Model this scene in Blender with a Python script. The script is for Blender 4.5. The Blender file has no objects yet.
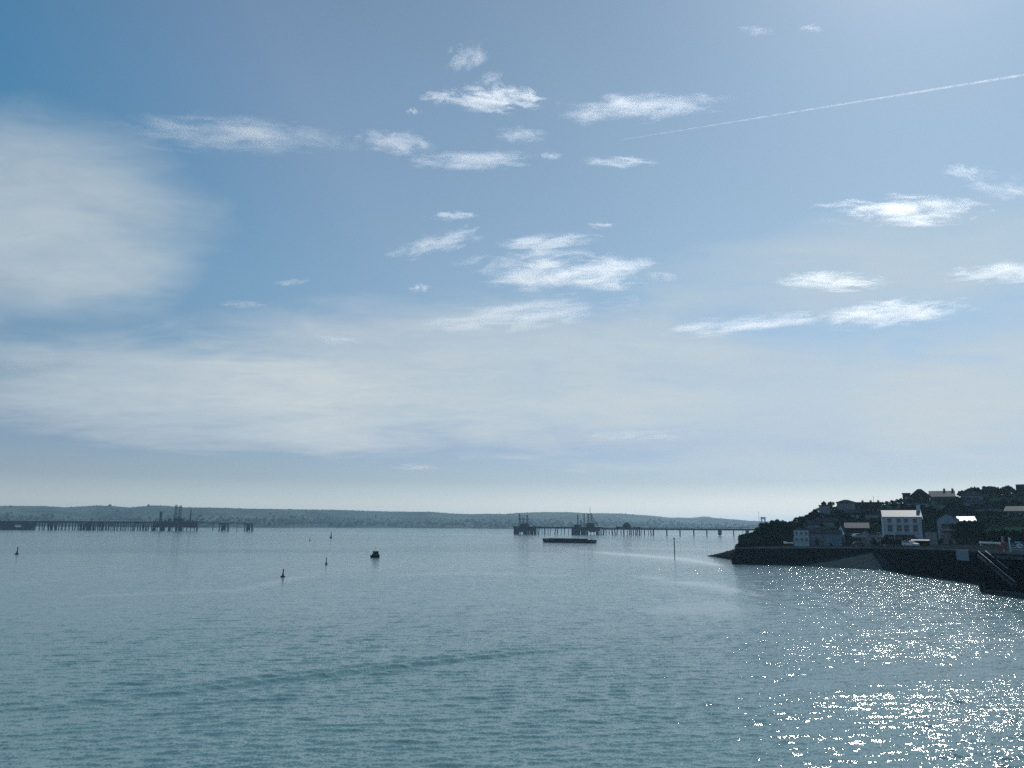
import bpy, bmesh, math, random
import numpy as np
from mathutils import Vector, Matrix, noise as mnoise

R = math.radians
random.seed(7)
rng = np.random.default_rng(11)
sc = bpy.context.scene
COL = sc.collection

# ------------------------------------------------------------------ camera
EYE, PITCH, ROLL, F = 11.0, R(10.42), R(0.30), 770.0
cam_d = bpy.data.cameras.new('camera')
cam_d.sensor_width = 36.0
cam_d.lens = F / 1024 * 36.0
cam_d.clip_start = 0.5
cam_d.clip_end = 60000
cam = bpy.data.objects.new('camera', cam_d)
COL.objects.link(cam)
CAMROT = Matrix.Rotation(R(90) + PITCH, 3, 'X') @ Matrix.Rotation(ROLL, 3, 'Z')
cam.matrix_world = Matrix.Translation((0, 0, EYE)) @ CAMROT.to_4x4()
sc.camera = cam

# ------------------------------------------------------------------ light
SUN_EL, SUN_AZ = R(42), R(33)          # azimuth measured from +Y towards +X
sun_vec = Vector((math.sin(SUN_AZ) * math.cos(SUN_EL), math.cos(SUN_AZ) * math.cos(SUN_EL), math.sin(SUN_EL)))
sun_d = bpy.data.lights.new('sun', 'SUN')
sun_d.energy = 3.7
sun_d.angle = R(0.53)
sun_d.color = (1.0, 0.975, 0.94)
sun = bpy.data.objects.new('sun', sun_d)
COL.objects.link(sun)
sun.rotation_euler = (-sun_vec).to_track_quat('-Z', 'Y').to_euler()
sun.location = sun_vec * 500

world = bpy.data.worlds.new('World')
sc.world = world
world.use_nodes = True

sc.view_settings.view_transform = 'Standard'
sc.view_settings.look = 'None'
sc.view_settings.gamma = 1.0
sc.view_settings.exposure = 0.08
sc.view_settings.use_curve_mapping = False
sc.cycles.max_bounces = 6
sc.cycles.volume_bounces = 1
sc.cycles.sample_clamp_indirect = 4.0
sc.cycles.use_denoising = False
sc.cycles.use_adaptive_sampling = False


def at(px, py, D):
    """world point seen at pixel (px,py) at forward distance D"""
    d = CAMROT @ Vector(((px - 512) / F, (384 - py) / F, -1.0))
    return Vector((0, 0, EYE)) + d * (D / d.y)


def at_z(px, py, z):
    d = CAMROT @ Vector(((px - 512) / F, (384 - py) / F, -1.0))
    return Vector((0, 0, EYE)) + d * ((z - EYE) / d.z)


def ang(px, py):
    d = CAMROT @ Vector(((px - 512) / F, (384 - py) / F, -1.0))
    return d.normalized()


def gp(px, D, z=0.0):
    """world point at image column px (near the horizon), distance D, height z"""
    p = at(px, 527, D)
    return Vector((p.x, D, z))


def hz(px):
    return 525.6 + (px - 512) * math.tan(ROLL)


# ------------------------------------------------------------------ world shader
def build_world():
    nt = world.node_tree
    nt.nodes.clear()
    N, L = nt.nodes, nt.links

    def mth(op, a, b=None, c=None, clamp=False):
        n = N.new('ShaderNodeMath'); n.operation = op; n.use_clamp = clamp
        for i, v in enumerate((a, b, c)):
            if v is None: continue
            if isinstance(v, (int, float)): n.inputs[i].default_value = v
            else: L.new(v, n.inputs[i])
        return n.outputs[0]
    sky = N.new('ShaderNodeTexSky')
    sky.sky_type = 'NISHITA'
    sky.sun_disc = False
    sky.sun_elevation = SUN_EL
    sky.sun_rotation = SUN_AZ
    sky.altitude = 0
    sky.air_density = AIR
    sky.dust_density = DUST
    sky.ozone_density = OZONE
    tc = N.new('ShaderNodeTexCoord')
    sep = N.new('ShaderNodeSeparateXYZ'); L.new(tc.outputs['Generated'], sep.inputs[0])
    x, y, z = sep.outputs
    # thin high cloud veil: noise laid on a far level sheet
    zz = mth('MAXIMUM', z, 0.03)
    inv = mth('DIVIDE', 1.0, mth('ADD', zz, 0.12))
    comb = N.new('ShaderNodeCombineXYZ')
    L.new(mth('MULTIPLY', x, inv), comb.inputs[0]); L.new(mth('MULTIPLY', y, inv), comb.inputs[1])

    def nz(scale, detail, rough, dist, off=(0, 0, 0)):
        mp = N.new('ShaderNodeMapping'); mp.inputs['Location'].default_value = off
        mp.inputs['Scale'].default_value = (0.8, 1.2, 1)
        L.new(comb.outputs[0], mp.inputs[0])
        n = N.new('ShaderNodeTexNoise'); n.inputs['Scale'].default_value = scale
        n.inputs['Detail'].default_value = detail; n.inputs['Roughness'].default_value = rough
        n.inputs['Distortion'].default_value = dist
        L.new(mp.outputs[0], n.inputs['Vector'])
        return n.outputs['Fac']
    n1 = nz(1.1, 6, 0.5, 0.5, (2.3, 1.7, 0))
    n2 = nz(3.2, 6, 0.6, 0.8, (7.3, 3.7, 0))
    nn = mth('ADD', mth('MULTIPLY', n1, 0.65), mth('MULTIPLY', n2, 0.35))

    def blob(px, py, ax, az, soft=1.0):
        """soft patch round a sky direction"""
        d = ang(px, py)
        dx = mth('DIVIDE', mth('SUBTRACT', mth('DIVIDE', x, mth('MAXIMUM', y, 0.05)), d.x / d.y), ax)
        dz = mth('DIVIDE', mth('SUBTRACT', z, d.z), az)
        r2 = mth('ADD', mth('MULTIPLY', dx, dx), mth('MULTIPLY', dz, dz))
        e = mth('SUBTRACT', 1.0, mth('ADD', mth('MULTIPLY', r2, 1.0), mth('MULTIPLY', mth('SUBTRACT', nn, 0.5), 4.0 * soft)))
        n = N.new('ShaderNodeMapRange'); n.interpolation_type = 'SMOOTHSTEP'
        L.new(e, n.inputs['Value']); n.inputs['From Min'].default_value = -0.42; n.inputs['From Max'].default_value = 0.95
        return n.outputs[0]
    parts = [mth('MULTIPLY', blob(30, 215, 0.25, 0.10, 0.9), 0.62),
             mth('MULTIPLY', blob(180, 395, 0.36, 0.062), 0.6),
             mth('MULTIPLY', blob(470, 375, 0.36, 0.10), 0.68),
             mth('MULTIPLY', blob(780, 410, 0.40, 0.08), 0.55),
             mth('MULTIPLY', blob(1010, 395, 0.22, 0.09), 0.6),
             mth('MULTIPLY', blob(880, 262, 0.34, 0.06), 0.55)]
    tot = parts[0]
    for p in parts[1:]:
        tot = mth('SUBTRACT', mth('ADD', tot, p), mth('MULTIPLY', tot, p))
    # fibres and thin gaps
    n3 = nz(7.0, 5, 0.6, 1.2, (1.3, 9.7, 0))
    fib = mth('ADD', 0.25, mth('ADD', mth('MULTIPLY', n2, 0.9), mth('MULTIPLY', n3, 0.6)))
    tot = mth('MULTIPLY', mth('MULTIPLY', tot, fib, clamp=True), mth('GREATER_THAN', y, 0.02))
    bg = N.new('ShaderNodeBackground'); bg.inputs['Strength'].default_value = SKY_STR
    # the veil scatters sun light: paler than the blue behind it
    hs = N.new('ShaderNodeVectorMath'); hs.operation = 'MULTIPLY'; 
    # white balance of the sky with height, deeper away from the sun
    wb = N.new('ShaderNodeValToRGB')
    for i, (p, c) in enumerate(SKY_TINT):
        e = wb.color_ramp.elements[i] if i < 2 else wb.color_ramp.elements.new(p)
        e.position = p; e.color = (*c, 1)
    L.new(z, wb.inputs[0])
    dt = N.new('ShaderNodeVectorMath'); dt.operation = 'DOT_PRODUCT'; dt.inputs[1].default_value = sun_vec
    L.new(tc.outputs['Generated'], dt.inputs[0])
    wd = N.new('ShaderNodeValToRGB')
    for i, (p, c) in enumerate(SUN_TINT):
        e = wd.color_ramp.elements[i] if i < 2 else wd.color_ramp.elements.new(p)
        e.position = p; e.color = (*c, 1)
    L.new(dt.outputs['Value'], wd.inputs[0])
    wm = N.new('ShaderNodeVectorMath'); wm.operation = 'MULTIPLY'
    wx = N.new('ShaderNodeMix'); wx.data_type = 'RGBA'; wx.inputs['A'].default_value = (1, 1, 1, 1)
    hi = N.new('ShaderNodeMapRange'); hi.interpolation_type = 'SMOOTHSTEP'; hi.inputs['From Min'].default_value = 0.12; hi.inputs['From Max'].default_value = 0.52
    L.new(z, hi.inputs['Value']); L.new(hi.outputs[0], wx.inputs['Factor']); L.new(wd.outputs[0], wx.inputs['B'])
    L.new(wb.outputs[0], wm.inputs[0]); L.new(wx.outputs['Result'], wm.inputs[1]); L.new(wm.outputs[0], hs.inputs[1])
    L.new(sky.outputs[0], hs.inputs[0])
    veil = N.new('ShaderNodeMix'); veil.data_type = 'RGBA'
    veil.inputs['B'].default_value = (VEIL[0] / SKY_STR, VEIL[1] / SKY_STR, VEIL[2] / SKY_STR, 1)
    L.new(hs.outputs[0], veil.inputs['A']); L.new(tot, veil.inputs['Factor'])
    L.new(veil.outputs['Result'], bg.inputs['Color'])
    out = N.new('ShaderNodeOutputWorld'); L.new(bg.outputs[0], out.inputs['Surface'])


AIR, DUST, OZONE, SKY_STR, VEIL = 1.0, 0.35, 2.2, 0.095, (0.555, 0.612, 0.635)
SKY_TINT = ((0.0, (0.84, 0.83, 1.0)), (0.028, (0.78, 0.78, 0.93)), (0.055, (0.57, 0.59, 0.70)), (0.10, (0.58, 0.59, 0.69)), (0.16, (0.75, 0.75, 0.74)), (0.3, (0.88, 0.94, 0.87)), (0.5, (0.92, 1.03, 0.99)))
SUN_TINT = ((0.50, (0.42, 0.90, 1.0)), (0.75, (1.18, 1.06, 0.97)), (0.9, (1.02, 0.98, 0.90)), (0.98, (0.80, 0.84, 0.86)))
build_world()


# ------------------------------------------------------------------ helpers
def tag(o, label=None, cat=None, group=None, kind=None):
    if label: o['label'] = label
    if cat: o['category'] = cat
    if group: o['group'] = group
    if kind: o['kind'] = kind
    return o


def empty(name, loc, rz=0.0, label=None, cat=None, group=None):
    o = bpy.data.objects.new(name, None)
    o.empty_display_size = 0.5
    COL.objects.link(o)
    o.location = loc
    o.rotation_euler = (0, 0, rz)
    return tag(o, label, cat, group)


class MB:
    def __init__(self): self.v, self.f = [], []

    def add(self, vs, fs):
        b = len(self.v)
        self.v += [tuple(p) for p in vs]
        self.f += [tuple(i + b for i in f) for f in fs]
        return self

    def box(self, c, s, rz=0.0, rot=None):
        hx, hy, hz_ = s[0] / 2, s[1] / 2, s[2] / 2
        m = rot if rot is not None else Matrix.Rotation(rz, 3, 'Z')
        vs = [Vector(c) + m @ Vector((sx * hx, sy * hy, sz * hz_)) for sz in (-1, 1) for sy in (-1, 1) for sx in (-1, 1)]
        return self.add(vs, [(0, 2, 3, 1), (4, 5, 7, 6), (0, 1, 5, 4), (2, 6, 7, 3), (0, 4, 6, 2), (1, 3, 7, 5)])

    def bar(self, a, b, w, h=None, n=4, w2=None):
        """bar between two points, n sided, tapered"""
        a, b = Vector(a), Vector(b)
        d = (b - a).normalized()
        up = Vector((0, 0, 1)) if abs(d.z) < 0.95 else Vector((0, 1, 0))
        s = d.cross(up).normalized(); t = s.cross(d).normalized()
        h = h or w; w2 = w2 if w2 is not None else w
        vs = []
        for p, q in ((a, 1.0), (b, w2 / w if w else 1)):
            for i in range(n):
                an = (i + 0.5) / n * 2 * math.pi
                k = 1 / math.cos(math.pi / n) if n == 4 else 1
                vs.append(p + s * math.cos(an) * w / 2 * k * q + t * math.sin(an) * h / 2 * k * q)
        fs = [(i, (i + 1) % n, n + (i + 1) % n, n + i) for i in range(n)]
        fs += [tuple(range(n - 1, -1, -1)), tuple(range(n, 2 * n))]
        return self.add(vs, fs)

    def lathe(self, prof, c=(0, 0, 0), n=12):
        c = Vector(c); vs = []; fs = []
        for r, z in prof:
            for i in range(n):
                a = i / n * 2 * math.pi
                vs.append(c + Vector((r * math.cos(a), r * math.sin(a), z)))
        m = len(prof)
        for j in range(m - 1):
            for i in range(n):
                fs.append((j * n + i, j * n + (i + 1) % n, (j + 1) * n + (i + 1) % n, (j + 1) * n + i))
        fs += [tuple(range(n - 1, -1, -1)), tuple(range((m - 1) * n, m * n))]
        return self.add(vs, fs)

    def prism(self, poly, axis_vec, origin=(0, 0, 0)):
        """extrude a 3d polygon along a vector"""
        a = Vector(axis_vec); o = Vector(origin); n = len(poly)
        vs = [o + Vector(p) for p in poly] + [o + Vector(p) + a for p in poly]
        fs = [tuple(range(n - 1, -1, -1)), tuple(range(n, 2 * n))]
        fs += [(i, (i + 1) % n, n + (i + 1) % n, n + i) for i in range(n)]
        return self.add(vs, fs)

    def build(self, name, mat, parent=None, smooth=False, bevel=0.0):
        me = bpy.data.meshes.new(name)
        me.from_pydata(self.v, [], self.f)
        bm = bmesh.new(); bm.from_mesh(me)
        bmesh.ops.recalc_face_normals(bm, faces=bm.faces)
        if bevel: bmesh.ops.bevel(bm, geom=list(bm.edges), offset=bevel, segments=1, affect='EDGES')
        bm.to_mesh(me); bm.free()
        me.materials.append(mat)
        if smooth:
            for p in me.polygons: p.use_smooth = True
        o = bpy.data.objects.new(name, me)
        COL.objects.link(o)
        if parent is not None: o.parent = parent
        return o


def copy_tree(o, parent=None):
    c = o.copy(); COL.objects.link(c)
    if parent is not None: c.parent = parent
    for ch in list(o.children): copy_tree(ch, c)
    return c


# ------------------------------------------------------------------ materials
def material(name, col, rough=0.7, metal=0.0, var=0.25, scale=1.0, spec=0.5, bump=0.0, streak=False, coat=0.0):
    m = bpy.data.materials.new(name); m.use_nodes = True
    nt = m.node_tree; N, L = nt.nodes, nt.links
    b = N['Principled BSDF']
    b.inputs['Roughness'].default_value = rough
    b.inputs['Metallic'].default_value = metal
    b.inputs['Specular IOR Level'].default_value = spec
    b.inputs['Coat Weight'].default_value = coat
    tc = N.new('ShaderNodeTexCoord'); mp = N.new('ShaderNodeMapping')
    L.new(tc.outputs['Object'], mp.inputs[0])
    mp.inputs['Scale'].default_value = (1, 1, 0.25) if streak else (1, 1, 1)
    nz = N.new('ShaderNodeTexNoise'); nz.inputs['Scale'].default_value = scale
    nz.inputs['Detail'].default_value = 5; nz.inputs['Roughness'].default_value = 0.6
    L.new(mp.outputs[0], nz.inputs['Vector'])
    cr = N.new('ShaderNodeValToRGB')
    cr.color_ramp.elements[0].position = 0.3; cr.color_ramp.elements[1].position = 0.7
    cr.color_ramp.elements[0].color = (*[c * (1 - var) for c in col], 1)
    cr.color_ramp.elements[1].color = (*[min(1, c * (1 + var)) for c in col], 1)
    L.new(nz.outputs['Fac'], cr.inputs[0]); L.new(cr.outputs[0], b.inputs['Base Color'])
    if bump:
        bp = N.new('ShaderNodeBump'); bp.inputs['Strength'].default_value = 0.6; bp.inputs['Distance'].default_value = bump
        L.new(nz.outputs['Fac'], bp.inputs['Height']); L.new(bp.outputs[0], b.inputs['Normal'])
    return m


def roof_material(name, col, rough=0.45, spec=0.5):
    """courses of slates or tiles"""
    m = material(name, col, rough, 0, 0.25, 1.5, spec)
    nt = m.node_tree; N, L = nt.nodes, nt.links; b = N['Principled BSDF']
    tc = N.new('ShaderNodeTexCoord')
    br = N.new('ShaderNodeTexBrick'); br.inputs['Scale'].default_value = 2.2
    br.inputs['Mortar Size'].default_value = 0.012
    mp = N.new('ShaderNodeMapping'); mp.inputs['Rotation'].default_value = (R(90), 0, 0)
    L.new(tc.outputs['Object'], mp.inputs[0]); L.new(mp.outputs[0], br.inputs['Vector'])
    bp = N.new('ShaderNodeBump'); bp.inputs['Distance'].default_value = 0.02; bp.inputs['Strength'].default_value = 0.4
    L.new(br.outputs['Fac'], bp.inputs['Height']); bp.invert = True
    L.new(bp.outputs[0], b.inputs['Normal'])
    return m


def leaf_material(name, col, var=0.5):
    m = bpy.data.materials.new(name); m.use_nodes = True
    nt = m.node_tree; N, L = nt.nodes, nt.links
    b = N['Principled BSDF']; b.inputs['Roughness'].default_value = 0.65
    b.inputs['Specular IOR Level'].default_value = 0.0
    g = N.new('ShaderNodeNewGeometry')
    cr = N.new('ShaderNodeValToRGB')
    cr.color_ramp.elements[0].color = (*[c * (1 - var) for c in col], 1)
    cr.color_ramp.elements[1].color = (*[c * (1 + var) for c in col], 1)
    L.new(g.outputs['Random Per Island'], cr.inputs[0]); L.new(cr.outputs[0], b.inputs['Base Color'])
    tr = N.new('ShaderNodeBsdfTranslucent'); L.new(cr.outputs[0], tr.inputs['Color'])
    mx = N.new('ShaderNodeMixShader'); mx.inputs[0].default_value = 0.08
    out = N['Material Output']
    L.new(b.outputs[0], mx.inputs[1]); L.new(tr.outputs[0], mx.inputs[2]); L.new(mx.outputs[0], out.inputs['Surface'])
    return m


M = {}
M['concrete'] = material('weathered_concrete', (0.015, 0.024, 0.031), 0.95, 0, 0.35, 0.6, 0.0, 0.02, True)
M['wet_stone'] = material('dark_weedy_stone', (0.006, 0.010, 0.012), 0.95, 0, 0.5, 0.8, 0.0, 0.05)
M['coping'] = material('pale_coping_stone', (0.07, 0.075, 0.078), 0.9, 0, 0.5, 0.5, 0.06)
M['shingle'] = material('grey_shingle', (0.024, 0.036, 0.042), 0.95, 0, 0.4, 1.3, 0.0, 0.08)
M['rock'] = material('dark_shore_rock', (0.007, 0.009, 0.010), 0.9, 0, 0.5, 0.5, 0.1, 0.2)
M['steel'] = material('dark_painted_steel', (0.010, 0.014, 0.018), 0.8, 0, 0.3, 0.5, 0.15)
M['pile'] = material('rusty_pile', (0.010, 0.012, 0.014), 0.9, 0, 0.4, 0.7, 0.1, 0, True)
M['jetty_deck'] = material('jetty_concrete', (0.03, 0.034, 0.036), 0.9, 0, 0.3, 0.3, 0.15)
M['render_white'] = material('white_painted_render', (0.50, 0.52, 0.53), 0.85, 0, 0.1, 0.7, 0.3, 0, True)
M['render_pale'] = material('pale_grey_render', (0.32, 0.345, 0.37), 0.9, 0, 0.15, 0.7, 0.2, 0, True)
M['asphalt'] = material('dark_quay_asphalt', (0.012, 0.017, 0.021), 0.95, 0, 0.4, 0.3, 0.0)
M['render_grey'] = material('grey_painted_render', (0.21, 0.23, 0.25), 0.9, 0, 0.15, 0.7, 0.3, 0, True)
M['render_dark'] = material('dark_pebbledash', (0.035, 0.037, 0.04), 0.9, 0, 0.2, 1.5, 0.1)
M['render_pink'] = material('pale_pink_stone', (0.30, 0.26, 0.25), 0.85, 0, 0.3, 1.5, 0.3)
M['trim'] = material('white_trim', (0.42, 0.43, 0.44), 0.6, 0, 0.08, 2)
M['slate'] = roof_material('grey_slate_roof', (0.013, 0.021, 0.031), 0.95, 0.0)
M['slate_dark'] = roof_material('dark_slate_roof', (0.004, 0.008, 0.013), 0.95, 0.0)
M['slate_lit'] = roof_material('sunlit_slate_roof', (0.055, 0.066, 0.078), 0.8, 0.1)  # slate copy with the sunlight on these roofs put into its colour
M['roof_pale'] = roof_material('pale_metal_roof', (0.13, 0.145, 0.15), 0.6, 0.2)
M['roof_shiny'] = roof_material('white_sheet_roof', (0.42, 0.42, 0.41), 0.35, 0.5)
M['roof_tile'] = roof_material('brown_tile_roof', (0.03, 0.026, 0.025), 0.65, 0.25)
M['brick'] = material('chimney_brick', (0.16, 0.10, 0.08), 0.9, 0, 0.3, 3)
M['glass'] = material('dark_window_glass', (0.02, 0.025, 0.03), 0.08, 0, 0.2, 0.5)
M['car_white'] = material('white_car_paint', (0.70, 0.70, 0.70), 0.3, 0, 0.04, 1, coat=0.6)
M['car_silver'] = material('silver_car_paint', (0.40, 0.41, 0.42), 0.3, 0.4, 0.04, 1, coat=0.6)
M['car_dark'] = material('dark_blue_car_paint', (0.03, 0.04, 0.07), 0.3, 0, 0.1, 1, coat=0.6)
M['rubber'] = material('black_rubber', (0.02, 0.02, 0.02), 0.8, 0, 0.2, 3)
M['alu'] = material('galvanised_rail', (0.55, 0.56, 0.57), 0.35, 0.6, 0.1, 2)
M['white_paint'] = material('white_gloss_paint', (0.78, 0.78, 0.76), 0.35, 0, 0.06, 2)
M['red_paint'] = material('red_gloss_paint', (0.26, 0.03, 0.035), 0.5, 0, 0.15, 2)
M['pink_paint'] = material('faded_pink_paint', (0.42, 0.24, 0.25), 0.6, 0, 0.15, 2)
M['teal_paint'] = material('teal_gloss_paint', (0.04, 0.30, 0.30), 0.4, 0, 0.15, 2)
M['mint_paint'] = material('pale_mint_paint', (0.45, 0.68, 0.58), 0.45, 0, 0.12, 2)
M['blue_paint'] = material('light_blue_paint', (0.10, 0.36, 0.55), 0.45, 0, 0.15, 2)
M['hull_black'] = material('black_hull', (0.010, 0.011, 0.013), 0.8, 0, 0.4, 0.4, 0.1)
M['buoy'] = material('dark_buoy_paint', (0.012, 0.013, 0.014), 0.7, 0, 0.3, 1, 0.15)
M['bark'] = material('bark', (0.07, 0.055, 0.045), 0.9, 0, 0.3, 3)
M['panel_blue'] = material('blue_grey_panel', (0.14, 0.20, 0.24), 0.8, 0, 0.12, 0.8, streak=True)
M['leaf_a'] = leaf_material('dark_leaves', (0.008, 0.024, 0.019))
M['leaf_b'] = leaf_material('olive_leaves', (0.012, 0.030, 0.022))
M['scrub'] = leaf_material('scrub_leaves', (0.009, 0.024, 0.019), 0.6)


# ------------------------------------------------------------------ water
def interp(x, pts):
    return float(np.interp(x, [p[0] for p in pts], [p[1] for p in pts]))


def seg_mask(X, Y, pts, widths, sx=1.0):
    """soft mask round a polyline on the water (world metres)"""
    out = np.zeros_like(X)
    X = X * sx; pts = [(p[0] * sx, p[1]) for p in pts]
    for i in range(len(pts) - 1):
        a, b = np.array(pts[i]), np.array(pts[i + 1])
        d = b - a; L2 = (d ** 2).sum()
        t = np.clip(((X - a[0]) * d[0] + (Y - a[1]) * d[1]) / L2, 0, 1)
        dist = np.hypot(X - a[0] - t * d[0], Y - a[1] - t * d[1])
        w = widths[i] + (widths[i + 1] - widths[i]) * t
        out = np.maximum(out, np.exp(-(dist / w) ** 2))
    return out


def build_water():
    # polar sheet: fine rings where the wave shapes can be told apart, then ever wider ones out to the horizon
    front = np.arange(-R(56), R(56), 0.00165)
    back = np.linspace(R(56), 2 * math.pi - R(56), 70)
    th = np.concatenate([front, back])
    rs = [9.0]
    while rs[-1] < 9000:
        r = rs[-1]
        rs.append(r + (max(0.10, r * 0.0029) if r < 330 else min(r * 0.03, 150)))
    rs = np.array(rs)
    dr = np.gradient(rs)
    T, Rr = np.meshgrid(th, rs)
    X = (Rr * np.sin(T)).ravel(); Y = (Rr * np.cos(T)).ravel()
    cell = np.maximum(dr[:, None], (Rr * 0.00165)).ravel()
    Z = np.zeros_like(X); lost = np.zeros_like(X)
    # patches of calmer and livelier water
    def lowf(s, seed):
        g = np.random.default_rng(seed); acc = np.zeros_like(X)
        for k in range(10):
            a = g.uniform(0, 2 * math.pi); q = s * g.uniform(0.5, 2.0)
            acc += np.sin((X * math.cos(a) * 0.45 + Y * math.sin(a)) * q + g.uniform(0, 6.28))
        return acc / 3.2
    patch = 1 + 0.13 * lowf(0.09, 3) + 0.12 * lowf(0.025, 5)
    P = lambda px, py: tuple(at_z(px, py, 0))[:2]
    calm = np.zeros_like(X)
    ragged = np.clip(1.0 + 0.3 * lowf(0.35, 8), 0.3, 1)
    calm = np.maximum(calm, 0.97 * seg_mask(X, Y, [P(588, 551.5), P(632, 555), P(680, 558.5), P(718, 565)], [26, 42, 38, 18], 3))
    calm = np.maximum(calm, 0.60 * seg_mask(X, Y, [P(630, 548), P(700, 549), P(760, 552)], [14, 18, 10], 3))
    calm = np.maximum(calm, 0.94 * ragged * seg_mask(X, Y, [P(655, 579), P(700, 584), P(740, 591), P(775, 600)], [11, 16, 12, 5], 3))
    calm = np.maximum(calm, 0.6 * ragged * seg_mask(X, Y, [P(655, 612), P(720, 606), P(760, 610)], [6, 14, 5], 3))
    calm = np.maximum(calm, 0.5 * seg_mask(X, Y, [P(800, 688), P(880, 674), P(1060, 665), P(1200, 662)], [2, 5, 7, 7], 1))
    calm = np.maximum(calm, 0.6 * seg_mask(X, Y, [P(90, 596), P(240, 590), P(300, 577)], [3, 5, 4], 2))
    calm = np.maximum(calm, 0.5 * seg_mask(X, Y, [P(400, 575), P(480, 573), P(560, 576)], [4, 6, 4], 2))
    calm = np.maximum(calm, 0.6 * seg_mask(X, Y, [P(-100, 534), P(300, 532.5), P(560, 536)], [60, 90, 60], 1))
    lively = seg_mask(X, Y, [P(1150, 800), P(1000, 640), P(930, 588), P(880, 576), P(800, 570), P(742, 568)], [7, 24, 45, 45, 42, 36])
    amp = np.clip(patch, 0.55, 1.5) * (1 - calm) * (1 + 0.5 * lively)
    g = np.random.default_rng(21)
    nw = 110
    lam = np.exp(g.uniform(math.log(0.36), math.log(2.0), nw))
    lam = np.concatenate([lam, [2.6, 3.3, 5.5, 7.0, 9.0]])
    base_dir = R(97)                       # travelling roughly along the line of sight
    for l in lam:
        k = 2 * math.pi / l
        d = base_dir + g.choice([R(-7), R(6)]) + g.normal(0, R(17) if l < 0.7 else R(9))
        slope = 0.0165 if l < 4.6 else 0.006
        slope *= 1.15 if 0.42 < l < 1.2 else 0.55
        a = slope / k * g.uniform(0.6, 1.4)
        fade = np.clip((l / cell - 2.3) / 1.4, 0, 1)
        ph = k * (X * math.cos(d) + Y * math.sin(d)) + g.uniform(0, 2 * math.pi)
        ph += 0.7 * np.sin(k * 0.13 * (X * math.sin(d) - Y * math.cos(d)) + g.uniform(0, 6.28))
        Z += a * fade * (np.cos(ph) + 0.18 * np.cos(2 * ph))
        lost += (1 - fade ** 2) * (slope ** 2) / 2
    Z *= amp
    # wash of a boat that has passed: a few steeper crests in a line
    a, b = np.array(P(-20, 712)), np.array(P(590, 645))
    d = (b - a) / np.linalg.norm(b - a); n = np.array([-d[1], d[0]])
    s = (X - a[0]) * d[0] + (Y - a[1]) * d[1]; c = (X - a[0]) * n[0] + (Y - a[1]) * n[1]
    Lw = np.linalg.norm(b - a)
    c2 = c + 0.30 * np.sin(s * 0.16) + 0.10 * np.sin(s * 0.61 + 1)
    env = np.exp(-(c2 / 2.2) ** 2) * np.clip(s / 30 + 0.25, 0, 1) * np.clip((Lw - s) / 10, 0, 1)
    Z += 0.15 * env * np.cos(c2 * 2 * math.pi / 2.3)
    # lively remainder handled by the shader
    chop = np.sqrt(0.09 ** 2 + lost * 0.8) * amp
    nr, nc = len(rs), len(th)
    idx = np.arange(nr * nc).reshape(nr, nc)
    a0 = idx[:-1, :]; b0 = np.roll(idx, -1, axis=1)[:-1, :]; c0 = np.roll(idx, -1, axis=1)[1:, :]; d0 = idx[1:, :]
    quads = np.stack([a0, d0, c0, b0], axis=-1).reshape(-1, 4)
    nv = nr * nc + 1
    co = np.zeros((nv, 3), np.float32)
    co[:-1, 0] = X; co[:-1, 1] = Y; co[:-1, 2] = Z
    me = bpy.data.meshes.new('water')
    tris = np.stack([idx[0, :], np.roll(idx[0, :], -1), np.full(nc, nv - 1)], axis=-1)
    nq, ntri = len(quads), len(tris)
    me.vertices.add(nv); me.vertices.foreach_set('co', co.ravel())
    me.loops.add(nq * 4 + ntri * 3)
    me.loops.foreach_set('vertex_index', np.concatenate([quads.ravel(), tris.ravel()]).astype(np.int32))
    me.polygons.add(nq + ntri)
    st = np.concatenate([np.arange(nq) * 4, nq * 4 + np.arange(ntri) * 3]).astype(np.int32)
    me.polygons.foreach_set('loop_start', st)
    me.polygons.foreach_set('use_smooth', np.ones(nq + ntri, bool))
    me.update(); me.validate()
    at_ = me.attributes.new('chop', 'FLOAT', 'POINT')
    at_.data.foreach_set('value', np.append(chop, 0.1).astype(np.float32))
    m = bpy.data.materials.new('sea_water'); m.use_nodes = True
    nt = m.node_tree; N, L = nt.nodes, nt.links; bs = N['Principled BSDF']
    bs.inputs['Base Color'].default_value = (*WATER_COL, 1)
    bs.inputs['Roughness'].default_value = WATER_ROUGH
    bs.inputs['IOR'].default_value = 1.42
    tc = N.new('ShaderNodeTexCoord')
    geo = N.new('ShaderNodeNewGeometry')
    atr = N.new('ShaderNodeAttribute'); atr.attribute_name = 'chop'
    acc = None
    for sc_, w, st_, off in ((1.8, 1.6, (0.14, 1.0), 0), (3.8, 3.8, (0.42, 1.0), 30), (9.0, 6.4, (1.0, 1.0), 70)):
        mp = N.new('ShaderNodeMapping'); mp.inputs['Scale'].default_value = (st_[0], st_[1], 1)
        mp.inputs['Location'].default_value = (off, off * 1.7, off)
        L.new(tc.outputs['Object'], mp.inputs[0])
        nz = N.new('ShaderNodeTexNoise'); nz.inputs['Scale'].default_value = sc_
        nz.inputs['Detail'].default_value = 1.0; nz.inputs['Roughness'].default_value = 0.5
        nz.inputs['Distortion'].default_value = 0.4
        L.new(mp.outputs[0], nz.inputs['Vector'])
        sb = N.new('ShaderNodeVectorMath'); sb.operation = 'SUBTRACT'; sb.inputs[1].default_value = (0.5, 0.5, 0.5)
        L.new(nz.outputs['Color'], sb.inputs[0])
        ml = N.new('ShaderNodeVectorMath'); ml.operation = 'MULTIPLY'; ml.inputs[1].default_value = (w * 0.8, w, 0)
        L.new(sb.outputs[0], ml.inputs[0])
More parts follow.
